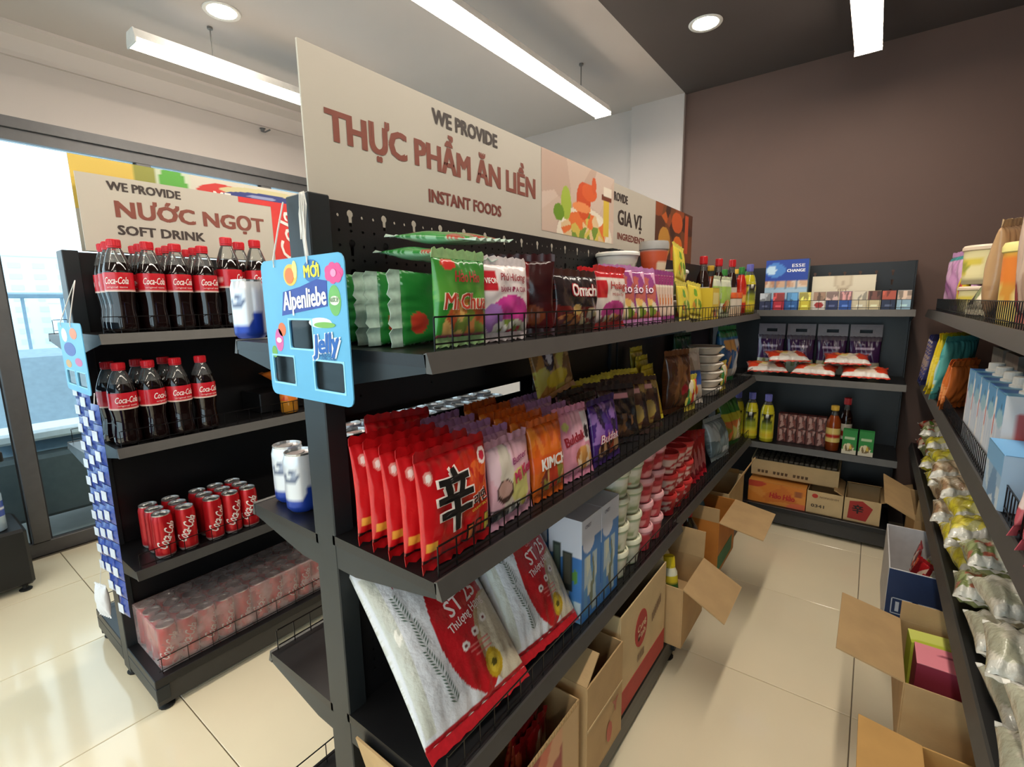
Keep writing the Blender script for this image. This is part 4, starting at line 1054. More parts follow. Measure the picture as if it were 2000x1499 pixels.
pinkp = Multi(lambda: packet('noodle_packet', 'packet', .135, .135, .034, [('c', (226, 178, 190)), ('e', -.5, .75, .5, .35, (230, 200, 210)), ('e', -.35, .55, .3, .5, (216, 206, 190)), ('e', .25, .35, .45, .28, (222, 216, 130)), ('e', -.50, .38, .36, .17, (74, 50, 46)), ('e', -.50, .41, .30, .12, (190, 150, 140)), ('n', -1, .2, 0, .16, 10, [(40, 40, 44), (226, 220, 214), (120, 116, 110)], 5), ('r', .3, .55, .04, .16, (206, 190, 90)), ('r', .62, .86, .04, .16, (190, 110, 120))],
    [('Mì Kem', .03, .075, .030, (196, 50, 90), {'bold': .03, 'shear': .2, 'rot': 14, 'fit': .07}), ('Butter', .02, .103, .018, (150, 60, 110), {'shear': .2, 'rot': 10, 'fit': .05})], sealc=(214, 160, 180), seed=33, nu=34))
pk(pinkp, -.518, .686, T3, 'pale pink noodle pack with cooking pot picture beside the red packs', 'pale pink noodle packs', 3, -5)
lil = Multi(lambda: packet('noodle_packet', 'packet', .118, .14, .032, [('c', (190, 140, 180)), ('n', -1, 1, 0, 1, 14, [(196, 150, 186), (176, 126, 170), (210, 166, 190)], 4), ('e', 0, .3, .6, .25, (226, 190, 180))], [], sealc=(176, 130, 176), seed=35))
for i in range(4): pk(lil, -.560-.041*i, .690+.0*i, T3+.004*i, 'lilac noodle pack behind the pale pink pack, %s in its row' % ORD[i], 'lilac noodle packs', -3+2*i, -8)
org = Multi(lambda: packet('noodle_packet', 'packet', .118, .142, .034, [('c', (222, 106, 30)), ('n', -1, 1, .55, 1, 12, [(226, 112, 30), (214, 94, 28), (232, 132, 44)], 3), ('t', .33, .56, (222, 96, 36)), ('en', .15, .18, .8, .2, 24, [(196, 60, 36), (226, 180, 110), (120, 50, 40), (150, 140, 60)], 4)],
    [('KIMCHI', .012, .062, .034, (246, 240, 230), {'bold': .03, 'fit': .098})], sealc=(206, 96, 30), seed=37, nu=34))
for i in range(5): pk(org, -.520-.042*i, .818, T3+.004*i, 'orange kimchi noodle pack, %s from the front of its row' % ORD[i], 'orange kimchi noodle packs', -2+i, -6)
bul = Multi(lambda: packet('noodle_packet', 'packet', .124, .142, .032, [('c', (226, 150, 170)), ('n', -1, 1, .5, 1, 10, [(228, 154, 174), (218, 140, 164), (236, 176, 190)], 3), ('en', .35, .22, .55, .2, 24, [(214, 150, 80), (226, 180, 120), (180, 100, 60), (236, 210, 180)], 4), ('e', -.6, .78, .2, .07, (206, 200, 110)), ('r', .45, .9, .45, .95, (236, 226, 226)), ('e', .66, .62, .17, .12, (40, 30, 36))],
    [('Buldak', -.012, .082, .030, (150, 30, 44), {'bold': .025, 'rot': 8, 'fit': .075})], sealc=(216, 140, 166), seed=39, nu=34))
pk(bul, -.522, .946, T3, 'pink noodle pack with bowl picture left of the purple pack', 'pink noodle packs', -6, -10)
for i in range(3): pk(lil, -.566-.042*i, .948, T3+.006*i, 'lilac noodle pack behind the pink bowl pack, %s in its row' % ORD[i], 'lilac noodle packs further along', 0, -10)
pur = Multi(lambda: packet('noodle_packet', 'packet', .15, .138, .034, [('c', (66, 34, 110)), ('n', -1, 1, .3, 1, 20, [(70, 36, 120), (96, 50, 150), (44, 24, 70), (150, 110, 180)], 3), ('en', .1, .15, .9, .18, 22, [(60, 20, 24), (150, 60, 40), (30, 20, 24), (196, 150, 110)], 4)],
    [('Buldak', .0, .050, .030, (200, 40, 60), {'bold': .04, 'shear': .2, 'fit': .10}), ('Buldak', .0, .050, .030, (240, 226, 230), {'bold': .008, 'shear': .2, 'fit': .10, 'lift': .0008})], sealc=(60, 34, 100), seed=41))
blk = Multi(lambda: packet('noodle_packet', 'packet', .135, .142, .030, [('c', (30, 24, 26)), ('n', -1, 1, 0, 1, 24, [(30, 24, 26), (40, 32, 34), (24, 20, 22), (70, 50, 46)], 5), ('r', -.5, .5, .80, .92, (216, 150, 160)), ('en', .1, .25, .8, .25, 16, [(60, 40, 30), (120, 80, 40), (30, 22, 22)], 6)], [], sealc=(34, 28, 30), seed=43))
brn = Multi(lambda: packet('noodle_packet', 'packet', .118, .14, .028, [('c', (74, 44, 32)), ('n', -1, 1, 0, 1, 24, [(74, 44, 32), (110, 70, 40), (50, 30, 26), (150, 120, 60)], 5), ('r', -.5, .5, .80, .92, (206, 150, 150)), ('e', .2, .35, .4, .2, (170, 140, 60))], [], sealc=(60, 38, 30), seed=45))
pk(pur, -.520, 1.095, T3, 'glossy purple noodle pack beside the black packs', 'purple noodle packs', 0, -8)
for i in range(4): pk(blk, -.566-.038*i, 1.095, T3+.007*i, 'black noodle pack behind the purple pack, %s in its row' % ORD[i], 'black noodle packs', 0, -9)
for k, Y in enumerate((1.262, 1.362)):
    for i in range(2): pk(blk if k == 0 else brn, -.554-.042*i, Y+.0*i, T3+.004*i, '%s noodle pack, %s from the front right of the purple pack' % (['black', 'brown'][k], ORD[i]), ['black noodle packs further along', 'brown noodle packs'][k], -28, -14)
for i in range(2): pk(brn, -.554-.042*i, 1.46, T3+.004*i, 'brown and yellow noodle pack at the bay end, %s from the front' % ORD[i], 'brown packs at the bay end', -30, -14)
chk = packet('noodle_packet', 'packet', .16, .155, .035, [('c', (176, 120, 60)), ('n', -1, 1, 0, 1, 22, [(180, 124, 60), (196, 150, 90), (130, 90, 50), (200, 180, 80)], 8), ('e', -.3, .62, .3, .24, (50, 36, 60)), ('e', -.25, .6, .14, .12, (214, 206, 214)), ('e', 0, .22, .6, .14, (222, 190, 50))], [('B', .045, .115, .032, (110, 40, 60), {'bold': .03})], sealc=(170, 120, 70), seed=47)
chk.location = (-.640, 1.045, 1.062); chk.rotation_euler = (R(-6), R(-12), R(86)); chk['label'] = 'brown and yellow noodle pack propped tilted above the orange packs'
yb = Multi(lambda: packet('noodle_packet', 'packet', .118, .125, .022, [('c', (222, 204, 40)), ('n', -1, 1, 0, 1, 16, [(224, 206, 40), (206, 186, 36), (236, 222, 90), (190, 160, 40)], 3), ('e', 0, .3, .5, .2, (206, 120, 40))], [], sealc=(226, 210, 60), seed=49))
for i in range(5): pk(yb, -.645, 1.245+.072*i, T3+.025, 'yellow noodle pack in the slanting yellow row, %s from left' % ORD[i], 'yellow noodle packs', -28, -16, 0)
for i in range(3): pk(yb, -.565-.034*i, 1.552, T3+.004, 'yellow noodle pack at the bay end, %s from the front' % ORD[i], 'yellow packs at the bay end', -8, -14, 0)
for i in range(3): pk(yb, -.640-.03*i, 1.70+.02*i, T3+.02+.03*i, 'yellow snack bag high at the back behind the yellow row, %s one' % ORD[i], 'yellow snack bags', 0, -6)
# second bay
U3 = Z3-.02+.0015
bag = lambda n, c, lay, w=.16, h=.2, t=.07, sd=1, sc=None: Multi(lambda: packet(n, c, w, h, t, lay, [], seal=.02, sealc=sc, seed=sd))
b1 = bag('snack_bag', 'bag', [('c', (110, 66, 40)), ('n', -1, 1, 0, 1, 16, [(120, 74, 44), (90, 52, 34), (150, 100, 60)], 3), ('e', .2, .35, .25, .1, (170, 40, 50))], sd=51)
pk(b1, -.58, 1.81, U3, 'brown snack bag standing behind the yellow packs', rz=-15, up=.022)
b2 = bag('snack_bag', 'bag', [('c', (200, 190, 176)), ('t', .3, .62, (60, 96, 176)), ('e', 0, .18, .5, .14, (226, 120, 40)), ('n', -1, 1, .62, 1, 10, [(196, 186, 170), (150, 130, 110), (220, 210, 196)], 4)], w=.15, h=.19, t=.05, sd=53)
pk(b2, -.58, 1.985, U3, 'grey bag with blue band and orange spot left of the bowls', rz=-25, lean=-8, up=.022)
b3 = bag('snack_bag', 'bag', [('c', (24, 90, 60)), ('t', 0, .7, (40, 120, 170)), ('n', -1, 1, 0, .6, 12, [(40, 120, 176), (90, 160, 190), (30, 90, 140)], 3)], w=.2, h=.24, t=.05, sd=55)
pk(b3, -.715, 2.30, U3, 'teal and green bag behind the stacked white bowls', rz=-5, up=.022)
b4 = bag('snack_bag', 'bag', [('c', (60, 130, 190)), ('n', -1, 1, .1, .8, 16, [(60, 130, 200), (220, 226, 232), (40, 100, 170), (236, 180, 110)], 4), ('t', .85, 1, (40, 130, 80)), ('t', 0, .2, (226, 222, 214))], w=.2, h=.25, t=.09, sd=57, sc=(60, 150, 90))
pk(b4, -.60, 2.66, U3, 'blue and white bag with green top right of the bowls', rz=-12, up=.022)
bl = Multi(lambda: cup('white_bowl', 'bowl', .052, .074, .03, [('c', (226, 214, 198))], (232, 222, 208), lidh=.006))
for i in range(6): bl.put((-.598, 2.265, U3+.037*i), (0, 0, 0), 'white paper bowl in the stack, %s from the bottom' % ORD[i], 'stacked white bowls')
sb = bag('snack_bag', 'bag', [('c', (196, 180, 70)), ('n', -1, 1, 0, 1, 12, [(196, 60, 50), (220, 200, 90), (60, 140, 80), (230, 220, 190)], 3)], w=.08, h=.1, t=.03, sd=59)
pk(sb, -.548, 2.40, U3, 'small red and yellow sachet in front of the bowls', up=.022)
pk(sb, -.545, 1.88, U3, 'small colourful sachet before the grey bag with blue band', up=.022, rz=-10)

# third shelf: rice, boxed kitchenware, cups
RW = (216, 218, 222)
rice_l = [('c', RW), ('g', .84, 1, RW, (204, 208, 214)), ('t', .93, 1, (130, 34, 34)), ('e', .22, .42, .58, .38, (186, 26, 34)), ('e', .22, .15, .24, .13, (186, 26, 34)), ('e', .78, .24, .52, .25, (186, 160, 120)), ('e', .86, .22, .52, .26, (206, 196, 172)),
    ('e', .02, .29, .075, .024, (238, 232, 226)), ('e', .28, .325, .075, .024, (238, 232, 226)), ('e', .54, .36, .075, .024, (238, 232, 226)), ('e', .02, .29, .03, .010, (120, 40, 40)), ('e', .28, .325, .03, .010, (120, 40, 40)), ('e', .54, .36, .03, .010, (120, 40, 40)), ('r', .02, .5, .27, .276, (222, 120, 116)), ('r', .06, .52, .245, .251, (222, 120, 116)), ('r', .14, .5, .22, .226, (222, 120, 116)),
    ('e', .42, .135, .17, .075, (196, 160, 36)), ('e', .42, .135, .12, .05, (220, 190, 60)), ('e', .42, .135, .06, .018, (90, 80, 20)), ('t', 0, .025, (176, 26, 36)), ('r', -.96, -.80, .05, .85, (200, 202, 190))]
def sprigs():
    out = []
    for k in range(4):
        x0, z0 = -.060-.012*k, .040+.060*k; a0 = R(100+8*math.sin(k*2))
        for i in range(8):
            px_, pz_ = x0+.0075*i*math.cos(a0), z0+.0075*i*math.sin(a0)
            for s_ in (-1, 1):
                a = a0+s_*R(48); L = .017-.0008*i
                dx, dz = math.cos(a), math.sin(a)
                out.append([(px_, pz_), (px_+dx*L*.5-dz*.0016, pz_+dz*L*.5+dx*.0016), (px_+dx*L, pz_+dz*L), (px_+dx*L*.5+dz*.0016, pz_+dz*L*.5-dx*.0016)])
    return out
def mk_rice(*a, **k):
    r = packet(*a, **k)
    decals(r, packet_shape(.30, .40, .13, 61, .8, 2.6, .6)[1], sprigs(), (92, 112, 100), .0022)
    return r
rice = Multi(lambda: mk_rice('rice_bag', 'bag', .30, .40, .13, rice_l,
    [('ST 25', .042, .206, .050, (240, 226, 222), {'bold': .01, 'rot': 12, 'fit': .10}), ('Thượng Hạng', .040, .172, .026, (240, 226, 222), {'bold': .01, 'rot': 12, 'fit': .125}), ('GẠO THƠM', .04, .236, .012, (226, 150, 146), {'rot': 12, 'fit': .06}), ('Đặc sản', -.065, .322, .022, (60, 50, 60), {'rot': 4, 'fit': .06}), ('Nàng thơm', -.065, .300, .018, (170, 60, 80), {'rot': 4, 'fit': .06})],
    seal=.022, sealc=(182, 30, 40), nu=110, nv=140, seed=61, wr=.8, power=2.6, ve=.6, mat=MP('rice_film', .3, coat=.3, bump=.4, bscale=55), back=[('c', (190, 192, 186))]))
rice.put((-.522, .584, T2+.036), (R(-41), R(0), R(90-4)), 'white and red rice bag leaning nearest the camera', 'white and red rice bags', (.86, .8, .88))
rice.put((-.526, .818, T2+.036), (R(-34), R(0), R(90-5)), 'white and red rice bag leaning beside the blue boxes', 'white and red rice bags', (.74, .86, .84))
KB = [('c', (214, 216, 226)), ('t', 0, .64, (60, 116, 180)), ('e', -.3, .66, .7, .06, (214, 216, 226)), ('g', 0, .25, (110, 160, 196), (60, 116, 180)), ('r', -.75, -.25, .34, .74, (50, 60, 54)), ('r', -.66, -.34, .38, .70, (84, 96, 84)), ('r', -.10, .45, .30, .68, (44, 48, 44)), ('r', .0, .35, .36, .66, (80, 76, 64)), ('e', .62, .45, .16, .07, (90, 140, 60)), ('r', -.3, .3, .24, .29, (206, 206, 180)), ('n', -.9, .9, .02, .2, 12, [(110, 160, 196), (180, 200, 206), (90, 130, 170)], 3)]
KS = [('c', (206, 212, 226)), ('t', 0, .78, (64, 124, 190)), ('e', -.3, .76, .6, .1, (206, 212, 226)), ('n', -.7, .6, .05, .62, 22, [(64, 124, 190), (170, 190, 196), (110, 120, 100), (200, 206, 190), (80, 140, 190)], 6)]
kb = Multi(lambda: carton_box('kitchenware_box', 'box', .10, .092, .265, KS, [('CPNEST', -.02, .245, .012, (110, 116, 140), {'fit': .03})], side=KB, top=[('c', (196, 198, 208))], nu=40, nv=60))
def kbput(X, Y, label, rz=0):
    o = kb.put((X, Y, T2), (0, 0, R(90+rz)), label, 'boxed kitchenware'); return o
kbput(-.549, .985, 'tall white and blue kitchenware box nearest the rice bags')
kbput(-.549, 1.089, 'tall white and blue kitchenware box next to the noodle cups')
kbput(-.662, 1.01, 'dark blue sided kitchenware box behind the nearest one', 0)
# ------------------------------------------------------------------ noodle cups and bags on the third shelf
gcup = Multi(lambda: cup('noodle_cup', 'cup', .034, .043, .066, [('c', (214, 212, 190)), ('n', -1, 1, .1, .8, 26, [(214, 212, 190), (196, 200, 170), (150, 160, 120), (200, 120, 90), (226, 222, 206)], 3), ('t', .88, 1, (160, 176, 140)), ('t', 0, .06, (120, 140, 90))], (222, 222, 196)))
pcup = Multi(lambda: cup('noodle_cup', 'cup', .034, .043, .066, [('c', (196, 60, 70)), ('n', -1, 1, .08, .85, 26, [(200, 66, 76), (176, 40, 52), (226, 150, 150), (214, 110, 110), (150, 36, 44)], 3), ('t', .88, 1, (226, 150, 160))], (232, 176, 180)))
rcup = Multi(lambda: cup('noodle_cup', 'cup', .034, .043, .066, [('c', (200, 40, 44)), ('n', -1, 1, .08, .85, 20, [(206, 46, 48), (176, 30, 36), (232, 200, 190), (220, 96, 70)], 5), ('t', .88, 1, (220, 60, 60))], (214, 60, 60)))
for k, (mp, Y, n, nm) in enumerate(((gcup, 1.190, 4, 'pale green'), (gcup, 1.284, 4, 'pale green'), (pcup, 1.378, 4, 'pink and red'), (pcup, 1.472, 4, 'pink and red'), (rcup, 1.695, 3, 'bright red'), (rcup, 1.788, 3, 'bright red'), (rcup, 1.881, 3, 'bright red'))):
    for d in range(2):
        for i in range(n - (d and k > 3)):
            z = (T2 if k < 4 else T2-.01)+.0795*i
            mp.put((-(.542 if k < 4 else .568)-.094*d+.0007*math.sin(i*2+k), Y+.0007*math.sin(i*3+k), z), (0, 0, R(90+25*i)), '%s noodle cup, %s up in the %s stack of the %s row' % (nm, ORD[i], ORD[k], ['front', 'rear'][d]), nm+' noodle cups')
U2 = T2-.01
rb = bag('drink_packet', 'packet', [('c', (176, 26, 40)), ('r', -1, -.4, 0, 1, (200, 190, 196)), ('n', -.4, 1, 0, 1, 10, [(176, 26, 40), (150, 20, 36), (214, 120, 120)], 3)], w=.10, h=.16, t=.022, sd=71)
for i in range(4): pk(rb, -.585, 2.01+.055*i, U2, 'upright red packet past the red cups, %s from left' % ORD[i], 'upright red packets', -35, -8, up=.022)
cb = bag('clear_bag', 'bag', [('c', (170, 186, 190)), ('n', -1, 1, 0, 1, 14, [(160, 176, 180), (200, 210, 212), (120, 136, 140)], 4)], w=.2, h=.17, t=.09, sd=73)
pk(cb, -.56, 2.46, U2, 'silvery clear bag with white contents on the third shelf', rz=-10, lean=-15, up=.022)
gy = bag('snack_bag', 'bag', [('c', (196, 190, 60)), ('t', .7, 1, (60, 120, 50)), ('n', -1, 1, 0, .5, 16, [(206, 200, 110), (226, 216, 170), (150, 150, 60), (214, 120, 60)], 4)], w=.2, h=.23, t=.09, sd=75, sc=(60, 120, 60))
pk(gy, -.57, 2.72, U2, 'green and yellow snack bag beside the oil bottles', rz=-15, lean=-8, up=.022)

# ------------------------------------------------------------------ cartons on the base deck of the middle unit
DB = ZB+.0015
c1 = open_carton('open_carton', .40, .24, .26, {'l': (.11, 12), 'b': (.1, 10)}, 'open printed carton of red snack packets nearest the camera', (-.585, .66, DB), R(90), 'open cartons under the shelves')
picture('red_print', c1, -.19, .19, .03, .255, -.1225, [('c', (176, 70, 56)), ('n', -1, 1, 0, 1, 30, [(170, 50, 44), (200, 100, 70), (150, 40, 40), (206, 150, 110)], 4), ('r', .62, 1, 0, 1, (196, 160, 112))], 40, 24)
zz = MB()
for k in range(38): zz.prism([(-.19+.01*k, .255), (-.18+.01*k, .255), (-.185+.01*k, .266)], 'y', -.1222, -.119)
tag(zz.build('torn_edge', CARD(), c1), kind='stuff')
rs_ = bag('snack_packet', 'packet', [('c', (170, 30, 36)), ('n', -1, 1, 0, 1, 14, [(176, 30, 36), (120, 20, 26), (206, 90, 60), (226, 200, 180)], 4)], w=.13, h=.18, t=.026, sd=77)
for i in range(6): pk(rs_, -.53-.035*(i % 3), .56+.16*(i//3)+.01*i, DB+.025, 'red snack packet standing in the nearest open carton, %s of six' % ORD[i], 'red snack packets in the carton', 5*i-12, -10+4*i, up=.022)
c2 = open_carton('open_carton', .20, .25, .27, {'b': (.10, 20), 'l': (.08, -50)}, 'plain open carton between the red snack carton and red circle carton', (-.583, .985, DB), R(90), 'open cartons under the shelves')
MB().box((-.099, -.1265, .15), (.099, -.1252, .156)).build('seam', CARDD(), c2)
decals(c2, FLAT(-.1255), [[(.02+.016*math.cos(t), .06+.03*math.sin(t)) for t in [k*.63 for k in range(10)]]], (186, 80, 60), name='print_mark')
letters(c2, FLAT(-.1255), [('Y', .055, .115, .05, (176, 90, 66), {'bold': .03})])
c3 = open_carton('open_carton', .355, .25, .315, {'b': (.1, -85)}, 'tall carton with red circle logo and red bottom band', (-.60, 1.285, DB), R(90), 'open cartons under the shelves', outer=CARDD())
MB().box((-.177, -.1262, .004), (.177, -.1252, .075)).build('red_band', MC((178, 62, 54), .7), c3)
MB().prism([(-.03+.046*math.cos(k*math.pi/12), .20+.058*math.sin(k*math.pi/12)) for k in range(24)], 'y', -.1262, -.1252).build('red_circle', MC((178, 56, 50), .7), c3)
letters(c3, FLAT(-.1264), [('Cung', -.03, .212, .030, (226, 196, 160), {'fit': .062, 'rot': 10, 'bold': .02}), ('Đình', -.03, .182, .030, (226, 196, 160), {'fit': .055, 'rot': 10, 'bold': .02})])
decals(c3, FLAT(-.1253), [[(-.055+.009*k, .10), (-.050+.009*k, .10), (-.050+.009*k, .125), (-.055+.009*k, .125)] for k in range(6)] + [[(.055+.010*k, .17+.004*k), (.061+.010*k, .17+.004*k), (.061+.010*k, .20+.004*k), (.055+.010*k, .20+.004*k)] for k in range(8)], (120, 86, 62), name='barcode')
c4 = open_carton('open_carton', .25, .25, .215, {'f': (.15, 118), 'r': (.10, 5), 'b': (.08, 5)}, 'open carton of yellow-capped bottles with a flap folded into the aisle', (-.55, 1.615, DB), R(90), 'open cartons under the shelves')
ybt = Multi(lambda: bottle('seasoning_bottle', 'bottle', [(.02, 0), (.024, .004), (.024, .11), (.016, .13), (.014, .14)], .139, MC((222, 218, 190), .3), PET, (.018, .13, .165, (230, 206, 40)), (.02, .10, [('c', (226, 224, 200)), ('r', -.6, .6, .2, .7, (60, 110, 60)), ('t', .75, 1, (230, 210, 60))])))
for i, (dx, dy) in enumerate(((-.07, .05), (-.01, .055), (.05, .055), (-.07, -.01), (-.01, -.01), (.05, -.005), (-.06, -.07))):
    ybt.put((-.55-dy, 1.615+dx, DB+.115), (R(-8), R(6), R(90)), 'seasoning bottle with yellow cap in the open carton, %s of seven' % ORD[i], 'yellow-capped bottles')
MB().cbox((-.64, 1.505, DB+.005), (-.455, 1.725, DB+.108), .002).build('carton_insert', CARD())
tag(bpy.data.objects['carton_insert'], 'cardboard insert under the yellow-capped bottles', 'insert')
jug = Multi(lambda: bottle('water_jug', 'bottle', [(.045, 0), (.052, .008), (.052, .2), (.04, .24), (.016, .28), (.015, .29)], .03, MC((90, 84, 80), .1), clear('smoky_pet', (170, 166, 160), .4, .25, (120, 112, 108)), (.018, .285, .305, (180, 40, 40)), (.1, .17, [('c', (150, 60, 60)), ('n', -1, 1, 0, 1, 10, [(150, 60, 60), (190, 180, 176), (110, 110, 110)], 3)])))
for i, Y in enumerate((1.80, 1.92)): jug.put((-.545, Y, DB), (0, 0, R(90)), ['large clear bottle with red cap behind the open carton flap', 'large clear bottle with red cap nearest the orange carton'][i], 'large clear bottles')
c5 = open_carton('open_carton', .30, .24, .24, {'f': (.17, 100), 'l': (.06, 0)}, 'orange and green carton with a flap reaching into the aisle', (-.56, 2.16, DB), R(90), 'open cartons under the shelves', outer=M('carton_orange', (190, 120, 46), .7, noise=.1, scale=12))
MB().box((-.149, -.1212, .02), (.10, -.1202, .09)).build('green_band', MC((60, 120, 80), .7), c5)
bp_ = bag('snack_packet', 'packet', [('c', (60, 150, 200)), ('n', -1, 1, 0, 1, 10, [(60, 150, 200), (200, 224, 230), (110, 180, 210)], 3)], w=.18, h=.2, t=.06, sd=79)
pk(bp_, -.56, 2.20, DB+.03, 'sky blue packet sticking out of the orange carton', rz=10, lean=-6, up=.022)
c6 = open_carton('open_carton', .34, .25, .21, {'f': (.12, 25), 'b': (.1, -12)}, 'tan carton with upright flap in the far corner', (-.62, 2.60, DB), R(90), 'open cartons under the shelves', outer=CARDD())

# ------------------------------------------------------------------ back unit
V4, V3, V2, VB = 1.2235, .8635, .4795, .1195
es = carton_box('cigarette_display', 'display box', .205, .07, .27, [('c', (150, 190, 216)), ('t', .60, 1, (30, 66, 160)), ('e', -.55, .80, .5, .14, (70, 130, 206)), ('e', -.72, .80, .22, .09, (190, 220, 240)), ('t', .44, .59, (206, 170, 140)), ('n', -1, 1, .44, .59, 14, [(206, 170, 140), (190, 140, 110), (226, 206, 186)], 3), ('r', -.51, -.49, .2, .59, (110, 130, 150)), ('r', -.01, .01, .2, .59, (110, 130, 150)), ('r', .49, .51, .2, .59, (110, 130, 150)), ('t', .2, .43, (170, 200, 220)), ('t', 0, .2, (60, 100, 170))],
    [('ESSE', .055, .238, .024, (236, 240, 246), {'fit': .06}), ('CHANGE', .045, .212, .022, (240, 244, 250), {'bold': .03, 'fit': .085})], top=[('c', (40, 80, 170))])
es.location = (-.405, 3.10, V4); es['label'] = 'blue and silver cigarette display box at the corner of the back shelf'
cr = carton_box('cigarette_display', 'display box', .275, .05, .175, [('c', (232, 222, 196)), ('e', .0, .86, .30, .30, (206, 190, 160)), ('e', 0, .9, .24, .26, (222, 208, 180)), ('r', -.05, .05, .72, .86, (196, 178, 148))], [('JET', 0, .10, .022, (170, 150, 120), {'fit': .05})])
cr.location = (-.145, 3.12, V4); cr['label'] = 'cream display box behind the row of cigarette packs'
PK = [((50, 56, 90), (190, 196, 206)), ((206, 50, 70), (226, 90, 90)), ((44, 100, 170), (90, 150, 200)), ((222, 204, 60), (236, 222, 110)), ((230, 224, 214), (150, 120, 100)), ((40, 50, 96), (200, 170, 160)), ((44, 86, 170), (206, 150, 150)), ((224, 212, 180), (232, 222, 200)), ((222, 206, 160), (110, 70, 60)), ((44, 54, 84), (190, 90, 70)), ((160, 196, 216), (214, 190, 170))]
PN = ['dark blue and silver', 'bright red', 'mid blue', 'yellow', 'white with red oval', 'navy and beige', 'royal blue and pink', 'plain cream', 'cream and brown', 'navy and red', 'pale blue and beige']
PX = [1494, 1520, 1546, 1571, 1599, 1624, 1650, 1678, 1706, 1734, 1764]
for i, p in enumerate(PX):
    lo, hi = PK[i]
    q = ony(p, 600, 2.995)
    lay = [('c', lo), ('t', .52, 1, hi), ('n', -1, 1, .55, .97, 8, [hi, tuple(int(v*.7) for v in hi), tuple(min(255, int(v*1.15)) for v in hi)], i)] + ([('e', 0, .28, .75, .16, (170, 40, 36))] if i == 4 else [('r', -.5, .5, .2, .26, tuple(min(255, v+60) for v in lo))])
    o = carton_box('cigarette_pack', 'pack', .052, .022, .092, lay, nu=14, nv=20)
    o.location = (q.x, 2.995, V4); o['label'] = '%s cigarette pack in the front row of the back shelf' % PN[i]; o['group'] = 'cigarette packs'
def purple_bag():
    r = packet('rice_bag', 'bag', .145, .215, .07, [('c', (70, 40, 84)), ('t', .88, 1, (110, 100, 112)), ('t', .0, .34, (150, 160, 110)), ('n', -1, 1, 0, .36, 18, [(150, 160, 100), (206, 200, 170), (110, 130, 70), (214, 206, 190)], 3), ('r', -.6, .6, .66, .72, (196, 180, 206)), ('r', -.4, .4, .55, .58, (150, 130, 160))], [], seal=.0, seed=81)
    b = MB()
    for x0, x1, z0, z1 in ((-.07, .07, .205, .232), (-.07, -.028, .232, .25), (.028, .07, .232, .25), (-.07, .07, .25, .278)): b.box((x0, -.002, z0), (x1, .002, z1))
    b.build('carry_handle', M('handle_film', (132, 124, 132), .35, bump=.2), r)
    return r
pb = Multi(purple_bag)
for i, x in enumerate((-.475, -.325, -.175, -.025)): pb.put((x, 3.185, V3), (R(-3), 0, R(2*i-3)), 'purple rice bag with grey carry handle on the back shelf, %s from left' % ORD[i], 'purple rice bags')
orp = Multi(lambda: packet('noodle_packet', 'packet', .20, .13, .055, [('c', (226, 210, 190)), ('e', -.75, .6, .4, .5, (222, 70, 40)), ('e', .75, .6, .4, .5, (222, 70, 40)), ('en', 0, .7, .55, .3, 18, [(226, 206, 130), (160, 160, 70), (230, 120, 60), (240, 226, 200)], 4), ('t', 0, .18, (230, 226, 218))], [], sealc=(216, 60, 40), seed=83))
for i, (x, y, z, rz) in enumerate(((-.45, 3.02, .03, 20), (-.235, 3.02, .03, -6), (-.01, 3.02, .03, 4), (-.09, 3.045, .10, 8), (-.35, 3.045, .10, 30))):
    orp.put((x, y-.046, V3+[.026, .026, .026, .088, .088][i]), (R(-76), 0, R([14, -5, 3, 6, 20][i])), ['orange and white noodle pack lying at the left front', 'orange and white noodle pack lying in the middle front', 'orange and white noodle pack lying at the right front', 'orange and white noodle pack stacked on the right one', 'orange and white noodle pack stacked on the left ones'][i], 'orange and white noodle packs')
for i, x in enumerate((-.60, -.525, -.438)):
    oil.put((x, 3.03 - (.02 if i == 2 else 0), V2), (0, 0, R(4*i)), 'yellow cooking oil bottle on the lower back shelf, %s from left' % ORD[i], 'cooking oil bottles below', (1.08, 1.08, 1.04))
cfb = Multi(lambda: carton_box('coffee_box', 'box', .044, .05, .080, [('c', (96, 44, 36)), ('n', -1, 1, 0, 1, 14, [(96, 44, 36), (130, 66, 54), (76, 34, 30), (180, 140, 130)], 6), ('r', -.5, .1, .5, .8, (190, 150, 140))], nu=12, nv=14))
for j in range(2):
    for i in range(5): cfb.put((-.365+.0465*i, 3.075, V2+.0815*j), (0, 0, 0), 'small brown coffee box, %s from left in the %s row' % (ORD[i], ['lower', 'upper'][j]), 'brown coffee boxes')
fis.put((-.122, 3.02, V2), (0, 0, 0), 'reddish sauce bottle with yellow cap on the lower back shelf', 'amber sauce bottles', (1.15, 1.15, .95))
soy.put((-.072, 3.10, V2), (0, 0, 0), 'dark bottle standing behind the green juice cartons', 'dark bottles', (1, 1, 1.05))
jb = Multi(lambda: carton_box('juice_carton', 'carton', .062, .045, .128, [('c', (40, 140, 60)), ('t', 0, .18, (222, 214, 190)), ('en', -.1, .28, .8, .16, 12, [(222, 190, 70), (230, 220, 180), (120, 100, 60)], 4), ('r', -.7, .7, .62, .70, (190, 214, 170))], top=[('c', (50, 150, 70))]))
for i, x in enumerate((-.045, .024)): jb.put((x, 2.998, V2), (0, 0, R(3*i-2)), ['green carton on the lower back shelf next to the sauce', 'green carton standing rightmost on the lower back shelf'][i], 'green cartons')
